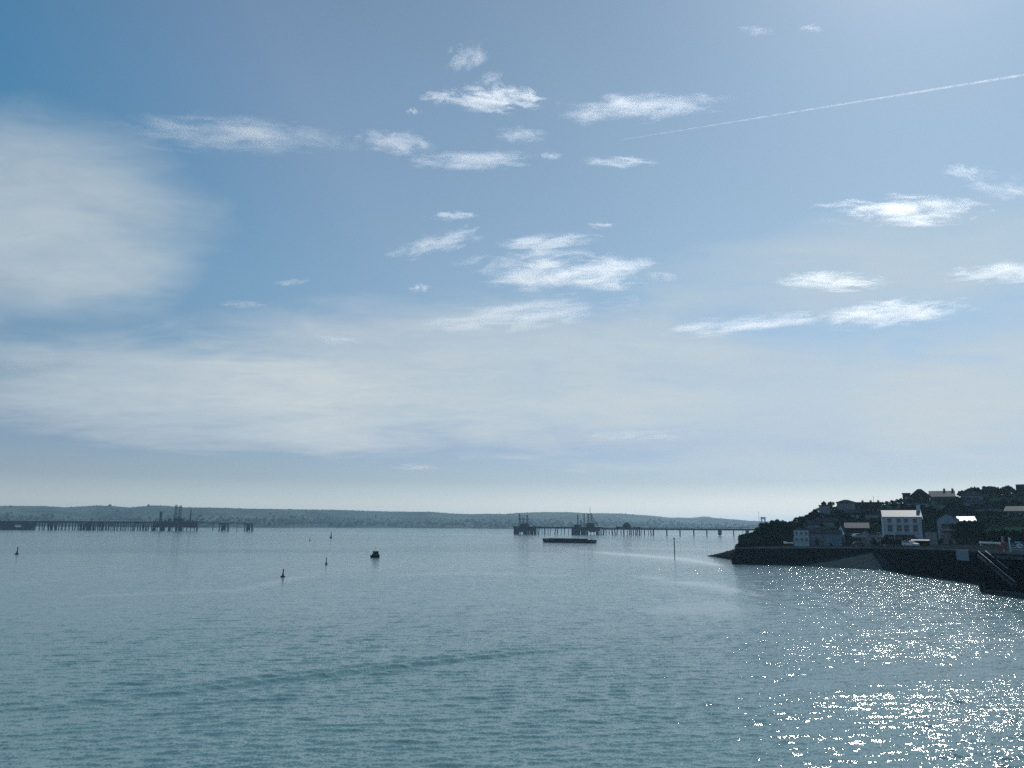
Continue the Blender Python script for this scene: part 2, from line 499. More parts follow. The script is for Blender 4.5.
        if acc is None: acc = ml.outputs[0]
        else:
            ad = N.new('ShaderNodeVectorMath'); ad.operation = 'ADD'; L.new(acc, ad.inputs[0]); L.new(ml.outputs[0], ad.inputs[1]); acc = ad.outputs[0]
    sl = N.new('ShaderNodeVectorMath'); sl.operation = 'SCALE'; L.new(acc, sl.inputs[0]); L.new(atr.outputs['Fac'], sl.inputs['Scale'])
    ad = N.new('ShaderNodeVectorMath'); ad.operation = 'ADD'; L.new(geo.outputs['Normal'], ad.inputs[0]); L.new(sl.outputs[0], ad.inputs[1])
    nm = N.new('ShaderNodeVectorMath'); nm.operation = 'NORMALIZE'; L.new(ad.outputs[0], nm.inputs[0])
    L.new(nm.outputs[0], bs.inputs['Normal'])
    me.materials.append(m)
    o = bpy.data.objects.new('water', me); COL.objects.link(o)
    tag(o, 'rippled blue grey estuary water with sun glitter on its right side', 'water', kind='structure')
    return o


WATER_COL, WATER_ROUGH = (0.086, 0.174, 0.184), 0.09
build_water()

# ------------------------------------------------------------------ haze
HAZE_DENS = 0.9e-4
hb = MB().box((0, 2000, 72), (22000, 22000, 148))
haze_m = bpy.data.materials.new('haze'); haze_m.use_nodes = True
_nt = haze_m.node_tree; _nt.nodes.clear()
_pv = _nt.nodes.new('ShaderNodeVolumePrincipled')
_pv.inputs['Color'].default_value = (0.50, 0.78, 1.0, 1)
_pv.inputs['Density'].default_value = HAZE_DENS
_pv.inputs['Anisotropy'].default_value = 0.35
_o = _nt.nodes.new('ShaderNodeOutputMaterial'); _nt.links.new(_pv.outputs[0], _o.inputs['Volume'])
haze = hb.build('haze', haze_m)
tag(haze, 'thin blue sea haze over the whole estuary', 'haze', kind='stuff')

# ------------------------------------------------------------------ clouds
def cloud_material():
    m = bpy.data.materials.new('cloud_vapour'); m.use_nodes = True
    nt = m.node_tree; nt.nodes.clear(); N, L = nt.nodes, nt.links
    tc = N.new('ShaderNodeTexCoord'); oi = N.new('ShaderNodeObjectInfo')
    of = N.new('ShaderNodeVectorMath'); of.operation = 'SCALE'; of.inputs[0].default_value = (37, 71, 53)
    sp = N.new('ShaderNodeSeparateColor'); L.new(oi.outputs['Color'], sp.inputs[0])
    L.new(sp.outputs[1], of.inputs['Scale'])

    def nz(scale, vec, detail, rough, dist):
        mp = N.new('ShaderNodeMapping'); mp.inputs['Scale'].default_value = vec
        L.new(tc.outputs['Object'], mp.inputs[0]); L.new(of.outputs[0], mp.inputs['Location'])
        n = N.new('ShaderNodeTexNoise'); n.inputs['Scale'].default_value = scale; n.inputs['Detail'].default_value = detail
        n.inputs['Roughness'].default_value = rough; n.inputs['Distortion'].default_value = dist
        L.new(mp.outputs[0], n.inputs['Vector']); return n.outputs['Fac']
    n1 = nz(1.0, (2.6, 1.5, 2.3), 9, 0.66, 0.45)
    ln = N.new('ShaderNodeVectorMath'); ln.operation = 'LENGTH'; L.new(tc.outputs['Object'], ln.inputs[0])

    def mth(op, a, b=None, clamp=False):
        n = N.new('ShaderNodeMath'); n.operation = op; n.use_clamp = clamp
        for i, v in enumerate((a, b)):
            if v is None: continue
            if isinstance(v, (int, float)): n.inputs[i].default_value = v
            else: L.new(v, n.inputs[i])
        return n.outputs[0]
    fall = mth('SUBTRACT', 1.0, mth('POWER', ln.outputs['Value'], 1.6))
    d = mth('ADD', mth('MULTIPLY', mth('SUBTRACT', n1, 0.5), 7.0), mth('SUBTRACT', mth('MULTIPLY', fall, 1.7), 0.95))
    d = mth('MULTIPLY', mth('MINIMUM', mth('MAXIMUM', d, 0.0), 1.0), mth('MINIMUM', mth('MULTIPLY', mth('MAXIMUM', fall, 0.0), 4.0), 1.0))
    pv = N.new('ShaderNodeVolumePrincipled'); pv.inputs['Color'].default_value = (1, 1, 1, 1)
    pv.inputs['Anisotropy'].default_value = 0.55
    L.new(mth('MULTIPLY', d, sp.outputs[0]), pv.inputs['Density'])
    out = N.new('ShaderNodeOutputMaterial'); L.new(pv.outputs[0], out.inputs['Volume'])
    return m


SEEDS = {}


def build_clouds():
    bm = bmesh.new(); bmesh.ops.create_icosphere(bm, subdivisions=3, radius=1)
    me = bpy.data.meshes.new('cloud'); bm.to_mesh(me); bm.free(); me.materials.append(cloud_material())
    ALT = 1900.0
    G = 'small white clouds in the sky'
    tiny = 'tiny faint wisp of white cloud drifting apart from the larger ones'
    rows = [  # column, row, half width, half height, optical depth, tilt, label
        (492, 98, 56, 14, 2.4, 0.03, 'bright puffy white cloud, upper one of the centre with a tapering right end'),
        (441, 97, 22, 8, 1.1, -0.05, 'small white tuft at the left tip of the bright puffy cloud'),
        (636, 108, 92, 13, 1.1, -0.06, 'wide thin streaky cloud just left of and above the vapour trail'),
        (468, 57, 26, 14, 0.55, -0.3, 'faint ragged wisp highest over the centre'),
        (238, 136, 118, 17, 1.5, 0.06, 'long ragged streak of cloud over the pale veil at upper left'),
        (398, 142, 46, 14, 1.1, 0.10, 'soft oval cloud at the right end of the long ragged streak'),
        (470, 160, 86, 9, 1.5, -0.02, 'thin flat white cloud bar below the bright puffy cloud'),
        (619, 162, 46, 5, 1.2, 0.0, 'very thin white dash of cloud below the start of the vapour trail'),
        (520, 135, 34, 9, 0.5, 0.05, 'faint grey smudge of cloud between the puffy cloud and the flat bar'),
        (452, 216, 30, 7, 1.2, -0.04, 'short flat cloud alone above the slanting wisp in the middle'),
        (437, 243, 60, 15, 1.2, -0.22, 'slanting feathery wisp left of the largest cloud'),
        (548, 242, 72, 10, 1.5, -0.06, 'slim white cloud lying just above the largest cloud'),
        (565, 272, 122, 27, 2.6, 0.02, 'largest and brightest white cloud in the middle of the sky'),
        (520, 315, 138, 18, 1.4, -0.10, 'long pale streak of cloud below the largest cloud'),
        (903, 211, 72, 15, 1.8, 0.0, 'white cloud with a peaked middle alone at right'),
        (828, 282, 60, 11, 1.4, 0.02, 'small white cloud between the two bigger clouds at right'),
        (885, 313, 82, 16, 1.8, -0.08, 'broad bright cloud swelling to the right, lowest of the bright ones at right'),
        (742, 325, 100, 11, 1.2, -0.10, 'thin white tail streaming left from the broad bright cloud'),
        (1008, 271, 52, 11, 1.1, -0.06, 'white cloud cut by the right edge'),
        (1016, 190, 44, 14, 0.35, 0.15, 'faint feathery cloud at the right edge under the vapour trail'),
        (418, 467, 34, 6, 1.1, 0.0, 'lone thin cloud low over the far hills'),
        (630, 435, 80, 9, 0.6, -0.02, 'faint pinkish cloud bar low over the oil terminal'),
        (30, 364, 46, 8, 0.6, 0.0, 'faint flat cloud at the left edge low in the sky'),
        (337, 340, 32, 9, 0.7, 0.05, 'pale soft cloud low in the veil left of centre'),
        (245, 304, 28, 5, 1.0, 0.0, 'small thin white dash below the veil at left'),
        (291, 282, 20, 5, 0.8, -0.12, tiny), (420, 288, 14, 6, 1.2, 0.0, tiny), (757, 30, 18, 5, 0.2, 0.0, tiny), (811, 28, 14, 4, 0.2, 0.0, tiny),
        (600, 225, 18, 4, 0.7, 0.0, tiny), (965, 172, 20, 7, 0.4, 0.1, tiny), (413, 111, 10, 4, 0.7, 0.0, tiny), (551, 156, 14, 5, 0.6, 0.0, tiny), (490, 79, 16, 7, 0.5, -0.2, tiny),
    ]
    for i_, (px, py, hw, hh, tau, tilt, lab) in enumerate(rows):
        d = ang(px, py)
        dist = (ALT - EYE) / d.z
        m = dist / F * (1.0 / max(0.6, d.dot(CAMROT @ Vector((0, 0, -1)))))
        o = bpy.data.objects.new('cloud', me); COL.objects.link(o)
        o.location = Vector((0, 0, EYE)) + d * dist
        dep = max(hh * 1.5, hw * 0.3)
        o.scale = (hw * m, dep * m, hh * 0.9 * m)
        # lean the cloud so that it runs level (or at its own small slope) as seen from the shore
        az_ = math.atan2(d.x, d.y); h_ = Vector((math.cos(az_), -math.sin(az_), 0)); lean = tilt

        def scr(v):
            q = CAMROT.transposed() @ v
            return q.x / -q.z, q.y / -q.z
        for _k in range(6):
            v = h_ * math.cos(lean) - Vector((0, 0, 1)) * math.sin(lean)
            x0, y0 = scr(d); x1, y1 = scr(d + v * 0.02)
            lean += tilt - (-(y1 - y0) / (x1 - x0))
        o.rotation_euler = (0, lean, -az_)
        k = tau * 0.75 / (1.1 * dep * m)
        o.color = (k, SEEDS.get(i_, (i_ * 0.6180339) % 1), 0, 1)
        tag(o, lab, 'cloud', G)
    # vapour trail: a long thin rope of vapour, wider where it is older
    A = ang(621, 140); B = ang(1060, 69)
    H = 9000.0
    a = A * (H / A.z) + Vector((0, 0, EYE)); b = B * (H / B.z) + Vector((0, 0, EYE))
    mb = MB(); n = 10; K = 30; ax = (b - a).normalized(); s_ = ax.cross(Vector((0, 0, 1))).normalized(); t_ = s_.cross(ax)
    vs = []; fs = []
    for k in range(K + 1):
        f = k / K; c = a.lerp(b, f)
        r_ = (0.34 + 0.62 * f ** 0.8) * c.length / F * 1.15
        for i in range(n):
            an = i / n * 2 * math.pi
            vs.append(c - a + (s_ * math.cos(an) + t_ * math.sin(an)) * r_)
    for k in range(K):
        for i in range(n): fs.append((k * n + i, k * n + (i + 1) % n, (k + 1) * n + (i + 1) % n, (k + 1) * n + i))
    fs += [tuple(range(n)), tuple(range(K * n, K * n + n))]
    m = bpy.data.materials.new('vapour_trail'); m.use_nodes = True
    nt = m.node_tree; nt.nodes.clear()
    pv = nt.nodes.new('ShaderNodeVolumePrincipled'); pv.inputs['Color'].default_value = (1, 1, 1, 1); pv.inputs['Anisotropy'].default_value = 0.5
    pv.inputs['Density'].default_value = 0.0032
    tcn = nt.nodes.new('ShaderNodeTexCoord'); nzn = nt.nodes.new('ShaderNodeTexNoise'); nzn.inputs['Scale'].default_value = 0.006; nzn.inputs['Detail'].default_value = 3
    mrn = nt.nodes.new('ShaderNodeMapRange'); mrn.inputs['From Min'].default_value = 0.35; mrn.inputs['From Max'].default_value = 0.65; mrn.inputs['To Min'].default_value = 0.0012; mrn.inputs['To Max'].default_value = 0.0048
    nt.links.new(tcn.outputs['Object'], nzn.inputs['Vector']); nt.links.new(nzn.outputs['Fac'], mrn.inputs['Value']); nt.links.new(mrn.outputs[0], pv.inputs['Density'])
    out = nt.nodes.new('ShaderNodeOutputMaterial'); nt.links.new(pv.outputs[0], out.inputs['Volume'])
    o = mb.add(vs, fs).build('vapour_trail', m); o.location = a
    tag(o, 'thin straight white vapour trail slanting up to the right edge', 'vapour trail')


build_clouds()

# ------------------------------------------------------------------ far hills
RIDGE = [(-700, 500), (-300, 503), (-120, 507), (0, 505.5), (40, 505.5), (62, 507), (95, 505.2), (112, 505.8), (128, 507.2), (150, 505), (165, 505.3),
         (185, 507), (240, 508), (290, 509), (330, 509.2), (365, 510.5), (400, 511.2), (430, 511.5), (450, 513), (470, 513.8),
         (490, 513.4), (505, 513.6), (520, 512.4), (545, 511.6), (570, 511.8), (590, 513), (606, 512.8), (622, 513.2), (640, 514.6),
         (655, 515.6), (668, 517.2), (690, 517.5), (700, 516.6), (706, 516), (716, 517.8), (735, 519.2), (750, 520.5), (790, 521.5), (900, 523), (1100, 524), (1400, 520)]


def build_hills():
    cols = np.arange(-700, 1401, 2.5)
    ts = np.linspace(0, 1, 42)
    n = len(cols); co = []
    crest = {}
    for t in ts:
        for px in cols:
            D0 = 2500 + 700 * np.clip((px - 100) / 650, 0, 1) + 180 * math.sin(px * 0.021) + 60 * math.sin(px * 0.083)
            Dr = D0 + 750
            py = interp(px, RIDGE)
            p = at(px, py, Dr)
            H = p.z - 2.0
            D = D0 + t * 1500
            k = min(1, t / 0.5)
            prof = 0.14 + 0.86 * (k * k * (3 - 2 * k)) if t <= 0.5 else 1 - 0.5 * ((t - 0.5) / 0.5) ** 2
            if t == 0: prof = -0.06
            q = gp(px, D)
            nz_ = mnoise.noise(Vector((q.x * 0.004, q.y * 0.004, 3))) + 0.5 * mnoise.noise(Vector((q.x * 0.012, q.y * 0.012, 9)))
            z = H * (prof + 0.16 * nz_ * (1 - abs(2 * k - 1)) * (1 if t < 0.5 else 0.4))
            if t == 0: z = -6
            co.append((q.x, q.y, z))
    fs = []
    for j in range(len(ts) - 1):
        for i in range(n - 1):
            fs.append((j * n + i, j * n + i + 1, (j + 1) * n + i + 1, (j + 1) * n + i))
    me = bpy.data.meshes.new('hills'); me.from_pydata(co, [], fs)
    for p in me.polygons: p.use_smooth = True
    m = bpy.data.materials.new('hill_fields'); m.use_nodes = True
    nt = m.node_tree; N, L = nt.nodes, nt.links; b = N['Principled BSDF']; b.inputs['Roughness'].default_value = 0.95
    b.inputs['Specular IOR Level'].default_value = 0.1
    tc = N.new('ShaderNodeTexCoord')
    mp = N.new('ShaderNodeMapping'); mp.inputs['Scale'].default_value = (0.0055, 0.0035, 0.0); mp.inputs['Rotation'].default_value = (0, 0, 0.5)
    L.new(tc.outputs['Object'], mp.inputs[0])
    vo = N.new('ShaderNodeTexVoronoi'); vo.inputs['Scale'].default_value = 1; vo.distance = 'CHEBYCHEV'
    L.new(mp.outputs[0], vo.inputs['Vector'])
    sp = N.new('ShaderNodeSeparateColor'); L.new(vo.outputs['Color'], sp.inputs[0])
    cr = N.new('ShaderNodeValToRGB'); cr.color_ramp.interpolation = 'CONSTANT'
    for i, (p, c) in enumerate(((0, (0.026, 0.050, 0.034)), (0.3, (0.042, 0.066, 0.044)), (0.5, (0.020, 0.038, 0.028)), (0.68, (0.052, 0.068, 0.052)), (0.85, (0.032, 0.056, 0.038)))):  # field greens lifted: part of the distance haze is painted into them
        e = cr.color_ramp.elements[i] if i < 2 else cr.color_ramp.elements.new(p)
        e.position = p; e.color = (*c, 1)
    L.new(sp.outputs[0], cr.inputs[0])
    # hedges along the field edges and woods on the lower slopes
    ve = N.new('ShaderNodeTexVoronoi'); ve.feature = 'DISTANCE_TO_EDGE'; L.new(mp.outputs[0], ve.inputs['Vector'])
    hg = N.new('ShaderNodeMath'); hg.operation = 'LESS_THAN'; hg.inputs[1].default_value = 0.035; L.new(ve.outputs[0], hg.inputs[0])
    nz = N.new('ShaderNodeTexNoise'); nz.inputs['Scale'].default_value = 0.0035; nz.inputs['Detail'].default_value = 5
    L.new(tc.outputs['Object'], nz.inputs['Vector'])
    sx = N.new('ShaderNodeSeparateXYZ'); L.new(tc.outputs['Object'], sx.inputs[0])
    mr = N.new('ShaderNodeMapRange'); L.new(sx.outputs[2], mr.inputs['Value']); mr.inputs['From Min'].default_value = 0; mr.inputs['From Max'].default_value = 75
    mr.inputs['To Min'].default_value = 0.36; mr.inputs['To Max'].default_value = 0.60
    gt = N.new('ShaderNodeMath'); gt.operation = 'GREATER_THAN'; L.new(nz.outputs['Fac'], gt.inputs[0]); L.new(mr.outputs[0], gt.inputs[1])
    mxx = N.new('ShaderNodeMath'); mxx.operation = 'MAXIMUM'; L.new(gt.outputs[0], mxx.inputs[0]); L.new(hg.outputs[0], mxx.inputs[1])
    mx = N.new('ShaderNodeMix'); mx.data_type = 'RGBA'; L.new(mxx.outputs[0], mx.inputs['Factor']); L.new(cr.outputs[0], mx.inputs['A'])
    mx.inputs['B'].default_value = (0.014, 0.028, 0.022, 1)
    L.new(mx.outputs['Result'], b.inputs['Base Color'])
    me.materials.append(m)
    o = bpy.data.objects.new('hills', me); COL.objects.link(o)
    tag(o, 'low green hills with fields and woods along the far shore', 'hills', kind='structure')
    # woods and hedgerow trees: one far mass
    co = np.array(co).reshape(len(ts), n, 3)
    w = MB(); r = random.Random(4)
    for k in range(5200):
        i = r.randrange(n - 1)
        px = cols[i]
        if px < -250 or px > 850: continue
        if k % 6 == 0: j = 20 + r.randrange(-1, 2)
        else: j = min(20, int(abs(r.gauss(0, 6))) + 1)
        fa = r.random(); q = co[j, i] * (1 - fa) + co[j, i + 1] * fa
        if j > 9 and k % 6 and k % 3: continue
        if j > 6 and mnoise.noise(Vector((q[0] * 0.005, q[1] * 0.005, 1))) < -0.05 and k % 6: continue
        s = r.uniform(3, 6.5) if j < 19 else r.uniform(0.8, 2.0)
        vs = []
        for ring, (rr, zz) in enumerate(((0.75, -0.1), (1.0, 0.5), (0.6, 1.1))):
            for a in range(6):
                an = a * math.pi / 3 + ring * 0.5
                q2 = s * rr * r.uniform(0.75, 1.25)
                vs.append((q[0] + q2 * math.cos(an), q[1] + q2 * math.sin(an), q[2] + s * zz * r.uniform(0.8, 1.2)))
        vs.append((q[0], q[1], q[2] + s * 1.35))
        fs = [(g * 6 + a, g * 6 + (a + 1) % 6, g * 6 + 6 + (a + 1) % 6, g * 6 + 6 + a) for g in range(2) for a in range(6)]
        fs += [(12 + a, 12 + (a + 1) % 6, 18) for a in range(6)]
        w.add(vs, fs)
    wo = w.build('woodland', material('far_woods', (0.014, 0.028, 0.022), 0.95, 0, 0.4, 0.02, 0.1))
    tag(wo, 'dark woods and hedgerows on the far hills', 'woodland', kind='stuff')


build_hills()

# water tower on the far ridge, just above the headland
def water_tower():
    p = at(763.3, 521.6, 3250)
    t = empty('water_tower', p, 0, 'small pale square tower on legs on the far ridge beside the headland', 'tower')
    mt = M['concrete']
    MB().box((0, 0, 14.5), (18, 12, 9)).build('tank', mt, t, bevel=0.3)
    for sx in (-7, 7):
        for sy in (-4, 4):
            MB().bar((sx, sy, -14), (sx, sy, 10.0), 3.0).build('leg', mt, t)
    p2 = at(759.2, 522, 3250)
    a = empty('radio_mast', p2, 0, 'thin mast on the far ridge left of the small tower', 'mast')
    MB().bar((0, 0, -10), (0, 0, 46), 2.0, n=6, w2=0.8).build('pole', M['steel'], a)
    MB().bar((-2.5, 0, 40), (2.5, 0, 40), 0.7).build('crossarm', M['steel'], a)


water_tower()

# ------------------------------------------------------------------ oil jetties
def lattice(mb, x, y, z0, z1, w0, w1, levels=6, t=0.35):
    for sx, sy in ((-1, -1), (1, -1), (1, 1), (-1, 1)):
        mb.bar((x + sx * w0 / 2, y + sy * w0 / 2, z0), (x + sx * w1 / 2, y + sy * w1 / 2, z1), t)
    for k in range(levels):
        f0, f1 = k / levels, (k + 1) / levels
        a0, a1 = (w0 + (w1 - w0) * f0) / 2, (w0 + (w1 - w0) * f1) / 2
        h0, h1 = z0 + (z1 - z0) * f0, z0 + (z1 - z0) * f1
        cs = ((-1, -1), (1, -1), (1, 1), (-1, 1))
        for i in range(4):
            p, q = cs[i], cs[(i + 1) % 4]
            mb.bar((x + p[0] * a0, y + p[1] * a0, h0), (x + q[0] * a1, y + q[1] * a1, h1), t * 0.7)
            mb.bar((x + p[0] * a1, y + p[1] * a1, h1), (x + q[0] * a1, y + q[1] * a1, h1), t * 0.7)
    return mb


class Jetty:
    """long jetty: local x runs along it, origin at water level"""
    def __init__(self, name, pxa, Da, pxb, Db, label):
        self.A, self.B = gp(pxa, Da), gp(pxb, Db)
        d = self.B - self.A
        self.rz = math.atan2(d.y, d.x)
        self.o = empty(name, self.A, self.rz, label, 'jetty')
        self.ux = d.normalized()
        self.pxa, self.Da, self.Db = pxa, Da, Db

    def x(self, px, y=0.0):
        """local x where the sight column px meets the jetty line (y metres off its centre)"""
        p = at(px, 527, 1000); s = p.x / 1000
        u = self.ux; A = self.A + Vector((-u.y, u.x, 0)) * y
        return (s * A.y - A.x) / (u.x - s * u.y)

    def z(self, px, py):
        x = self.x(px); D = self.A.y + self.ux.y * x
        return at(px, py, D).z

    def y0(self): return 0

    def deck(self, p0, p1, z0, z1, w, mat='jetty_deck', y=0, name='deck'):
        x0, x1 = self.x(p0, y - w / 2), self.x(p1, y - w / 2)
        return MB().box(((x0 + x1) / 2, y, (z0 + z1) / 2), (abs(x1 - x0), w, abs(z1 - z0))).build(name, M[mat], self.o)

    def pile(self, px, z1, w=1.1, y=0, rake=0.0):
        x = self.x(px)
        return MB().bar((x + rake, y, -9), (x, y, z1), w, n=8).build('pile', M['pile'], self.o)


def left_jetty():
    J = Jetty('oil_jetty', -70, 1290, 200, 1255, 'long dark oil jetty on piles in front of the hills at left')
    zt = J.z(100, 521.3); zb = J.z(100, 523.0)
    J.deck(-70, 152, zb, zt, 9)
    # pipe rack along the deck
    p = MB(); x0, x1 = J.x(-70), J.x(152)
    for k, yy in enumerate((-2.2, -1.2, -0.2)):
        p.bar((x0, yy, zt + 1.0), (x1, yy, zt + 1.0), 0.6, n=6)
    for k in range(50):
        xx = x0 + (x1 - x0) * k / 49
        p.bar((xx, -2.8, zt + 0.5), (xx, 0.4, zt + 0.5), 0.35)
    p.build('pipework', M['alu'], J.o)
    J.deck(40, 58, zt + 0.2, zt + 1.3, 4, 'steel', 1.5, 'cabin')
    r = random.Random(2)
    px = 29.0
    while px < 152:
        dense = 78 < px < 104 or 46 < px < 56
        for yy in (-3.2, 3.2):
            J.pile(px + r.uniform(-0.4, 0.4), zb + 0.02, r.uniform(1.1, 2.4) if dense else r.uniform(0.9, 1.6), yy, r.choice((0, 0, 0, 2.5, -2.5)))
        px += r.uniform(1.3, 2.6) if dense else r.uniform(2.0, 4.4)
    # a wide berth head at the left end
    J.deck(-70, 29, J.z(14, 524.6), zt + 0.2, 16, 'steel', -5, 'berth_deck')
    J.deck(-70, 9, -2, J.z(14, 524.6) - 0.01, 14, 'steel', -5, 'fender_wall')
    J.deck(21, 29, -2, J.z(14, 524.6) - 0.01, 14, 'steel', -5, 'fender_wall')
    J.deck(9.02, 20.98, -2, J.z(14, 527.0), 14, 'steel', -5, 'fender_wall')
    for q in (11.5, 14, 16.5): J.pile(q, J.z(14, 524.6) - 0.03, 1.0, -4)
    for q in (9.5, 38, 60, 92):
        x = J.x(q); MB().bar((x, -3, zt), (x, -3, zt + 6), 0.5, w2=0.3).build('lamp_post', M['steel'], J.o)
    # loading head
    hz1 = J.z(175, 523.2)
    J.deck(152.02, 197, hz1, J.z(175, 521.3), 24, 'steel', -6, 'loading_deck')
    q = 152.5
    while q < 197:
        w = r.uniform(1.6, 3.4); b = min(q + w, 197)
        J.deck(q, b, -2 if r.random() < 0.7 else J.z(175, 527.5), hz1 - 0.02, 3, 'steel', -16, 'fender_wall')
        q = b + (r.uniform(0.35, 0.9) if not 166 < b < 182 else r.uniform(0.8, 1.6))
    J.deck(152.5, 197, J.z(175, 525.4), hz1 - 0.03, 2.4, 'steel', -14, 'crossbeam')
    for q in np.arange(153, 197, 3.7): J.pile(q, hz1 - 0.03, 1.3, 2)
    for q in (168.2, 179.5): J.pile(q, hz1 - 0.03, 1.2, -12)
    zt2 = J.z(175, 521.3)
    x = J.x(160, -6); MB().box((x, -6, (zt2 + J.z(160, 511.6)) / 2), (3.0, 3.0, J.z(160, 511.6) - zt2)).build('stack', M['steel'], J.o)
    lt = MB(); lattice(lt, J.x(174.6, -6), -6, zt2, J.z(174.6, 505.0), 3.0, 2.4, 7, 0.34)
    lattice(lt, J.x(179.0, -6), -6, zt2, J.z(179, 505.6), 3.4, 2.6, 7, 0.36)
    for yy in (507, 510, 513.5, 517): lt.bar((J.x(174.6, -6), -6, J.z(176, yy)), (J.x(179, -6), -6, J.z(176, yy)), 0.45)
    lt.build('loading_tower', M['steel'], J.o)
    J.deck(172.5, 181.5, zt2 + 0.01, J.z(176, 518.3), 8, 'steel', -6, 'control_house')
    J.deck(167.5, 169.5, zt2 + 0.01, J.z(176, 518.8), 5, 'steel', -4, 'control_house')
    x = J.x(189.6, -6); MB().bar((x, -6, zt2), (x, -6, J.z(189.6, 509.2)), 2.2, n=8, w2=1.3).build('stack', M['steel'], J.o)
    for q in np.arange(155, 197, 4.6): MB().box((J.x(q, -17), -17, zt2 + 0.9), (1.2, 1.0, 1.8)).build('bollard', M['steel'], J.o)
    # mooring dolphins reached by a catwalk
    for k, (a, b, lab) in enumerate(((219, 229, 'dark mooring dolphin nearer the left oil jetty'), (244.5, 253, 'outermost dark mooring dolphin off the left oil jetty'))):
        x0, x1 = J.x(a), J.x(b)
        base = J.A + J.ux * ((x0 + x1) / 2)
        t = empty('mooring_dolphin', (base.x, base.y, 0), J.rz, lab, 'dolphin', 'mooring dolphins off the left jetty')
        w = x1 - x0
        z1 = J.z(236, 524.6)
        MB().box((0, 0, (z1 + J.z(236, 523.2)) / 2), (w, 9, J.z(236, 523.2) - z1)).build('cap', M['jetty_deck'], t)
        for sx in (-0.42, -0.2, -0.08, 0.1, 0.3, 0.44):
            MB().bar((sx * w * 1.1, -3 if sx < 0 else 3, -9), (sx * w, 0, z1 - 0.01), 1.5, n=8).build('pile', M['pile'], t)
        MB().box((w * 0.1, -4, z1 * 0.55), (w * 0.35, 1.2, z1 * 0.85)).build('fender', M['steel'], t)
    base = J.A + J.ux * J.x(220)
    t = empty('catwalk', (base.x, base.y, 0), J.rz, 'thin catwalk linking the left oil jetty to its dolphins', 'catwalk')
    zc = J.z(220, 523.0)
    for a, b in ((197.1, 218.9), (229.1, 244.4)):
        xa, xb = J.x(a) - J.x(220), J.x(b) - J.x(220)
        MB().box(((xa + xb) / 2, 0, zc), (xb - xa, 1.6, 0.7)).build('walkway', M['steel'], t)
        rl = MB(); rl.bar((xa, 0.8, zc + 1.4), (xb, 0.8, zc + 1.4), 0.15)
        for q in np.linspace(xa, xb, 9): rl.bar((q, 0.8, zc + 0.3), (q, 0.8, zc + 1.4), 0.15)
        rl.build('handrail', M['steel'], t)
    for q in (213, 237): MB().bar((J.x(q) - J.x(220), 0, -9), (J.x(q) - J.x(220), 0, zc - 0.36), 0.9, n=6).build('pile', M['pile'], t)


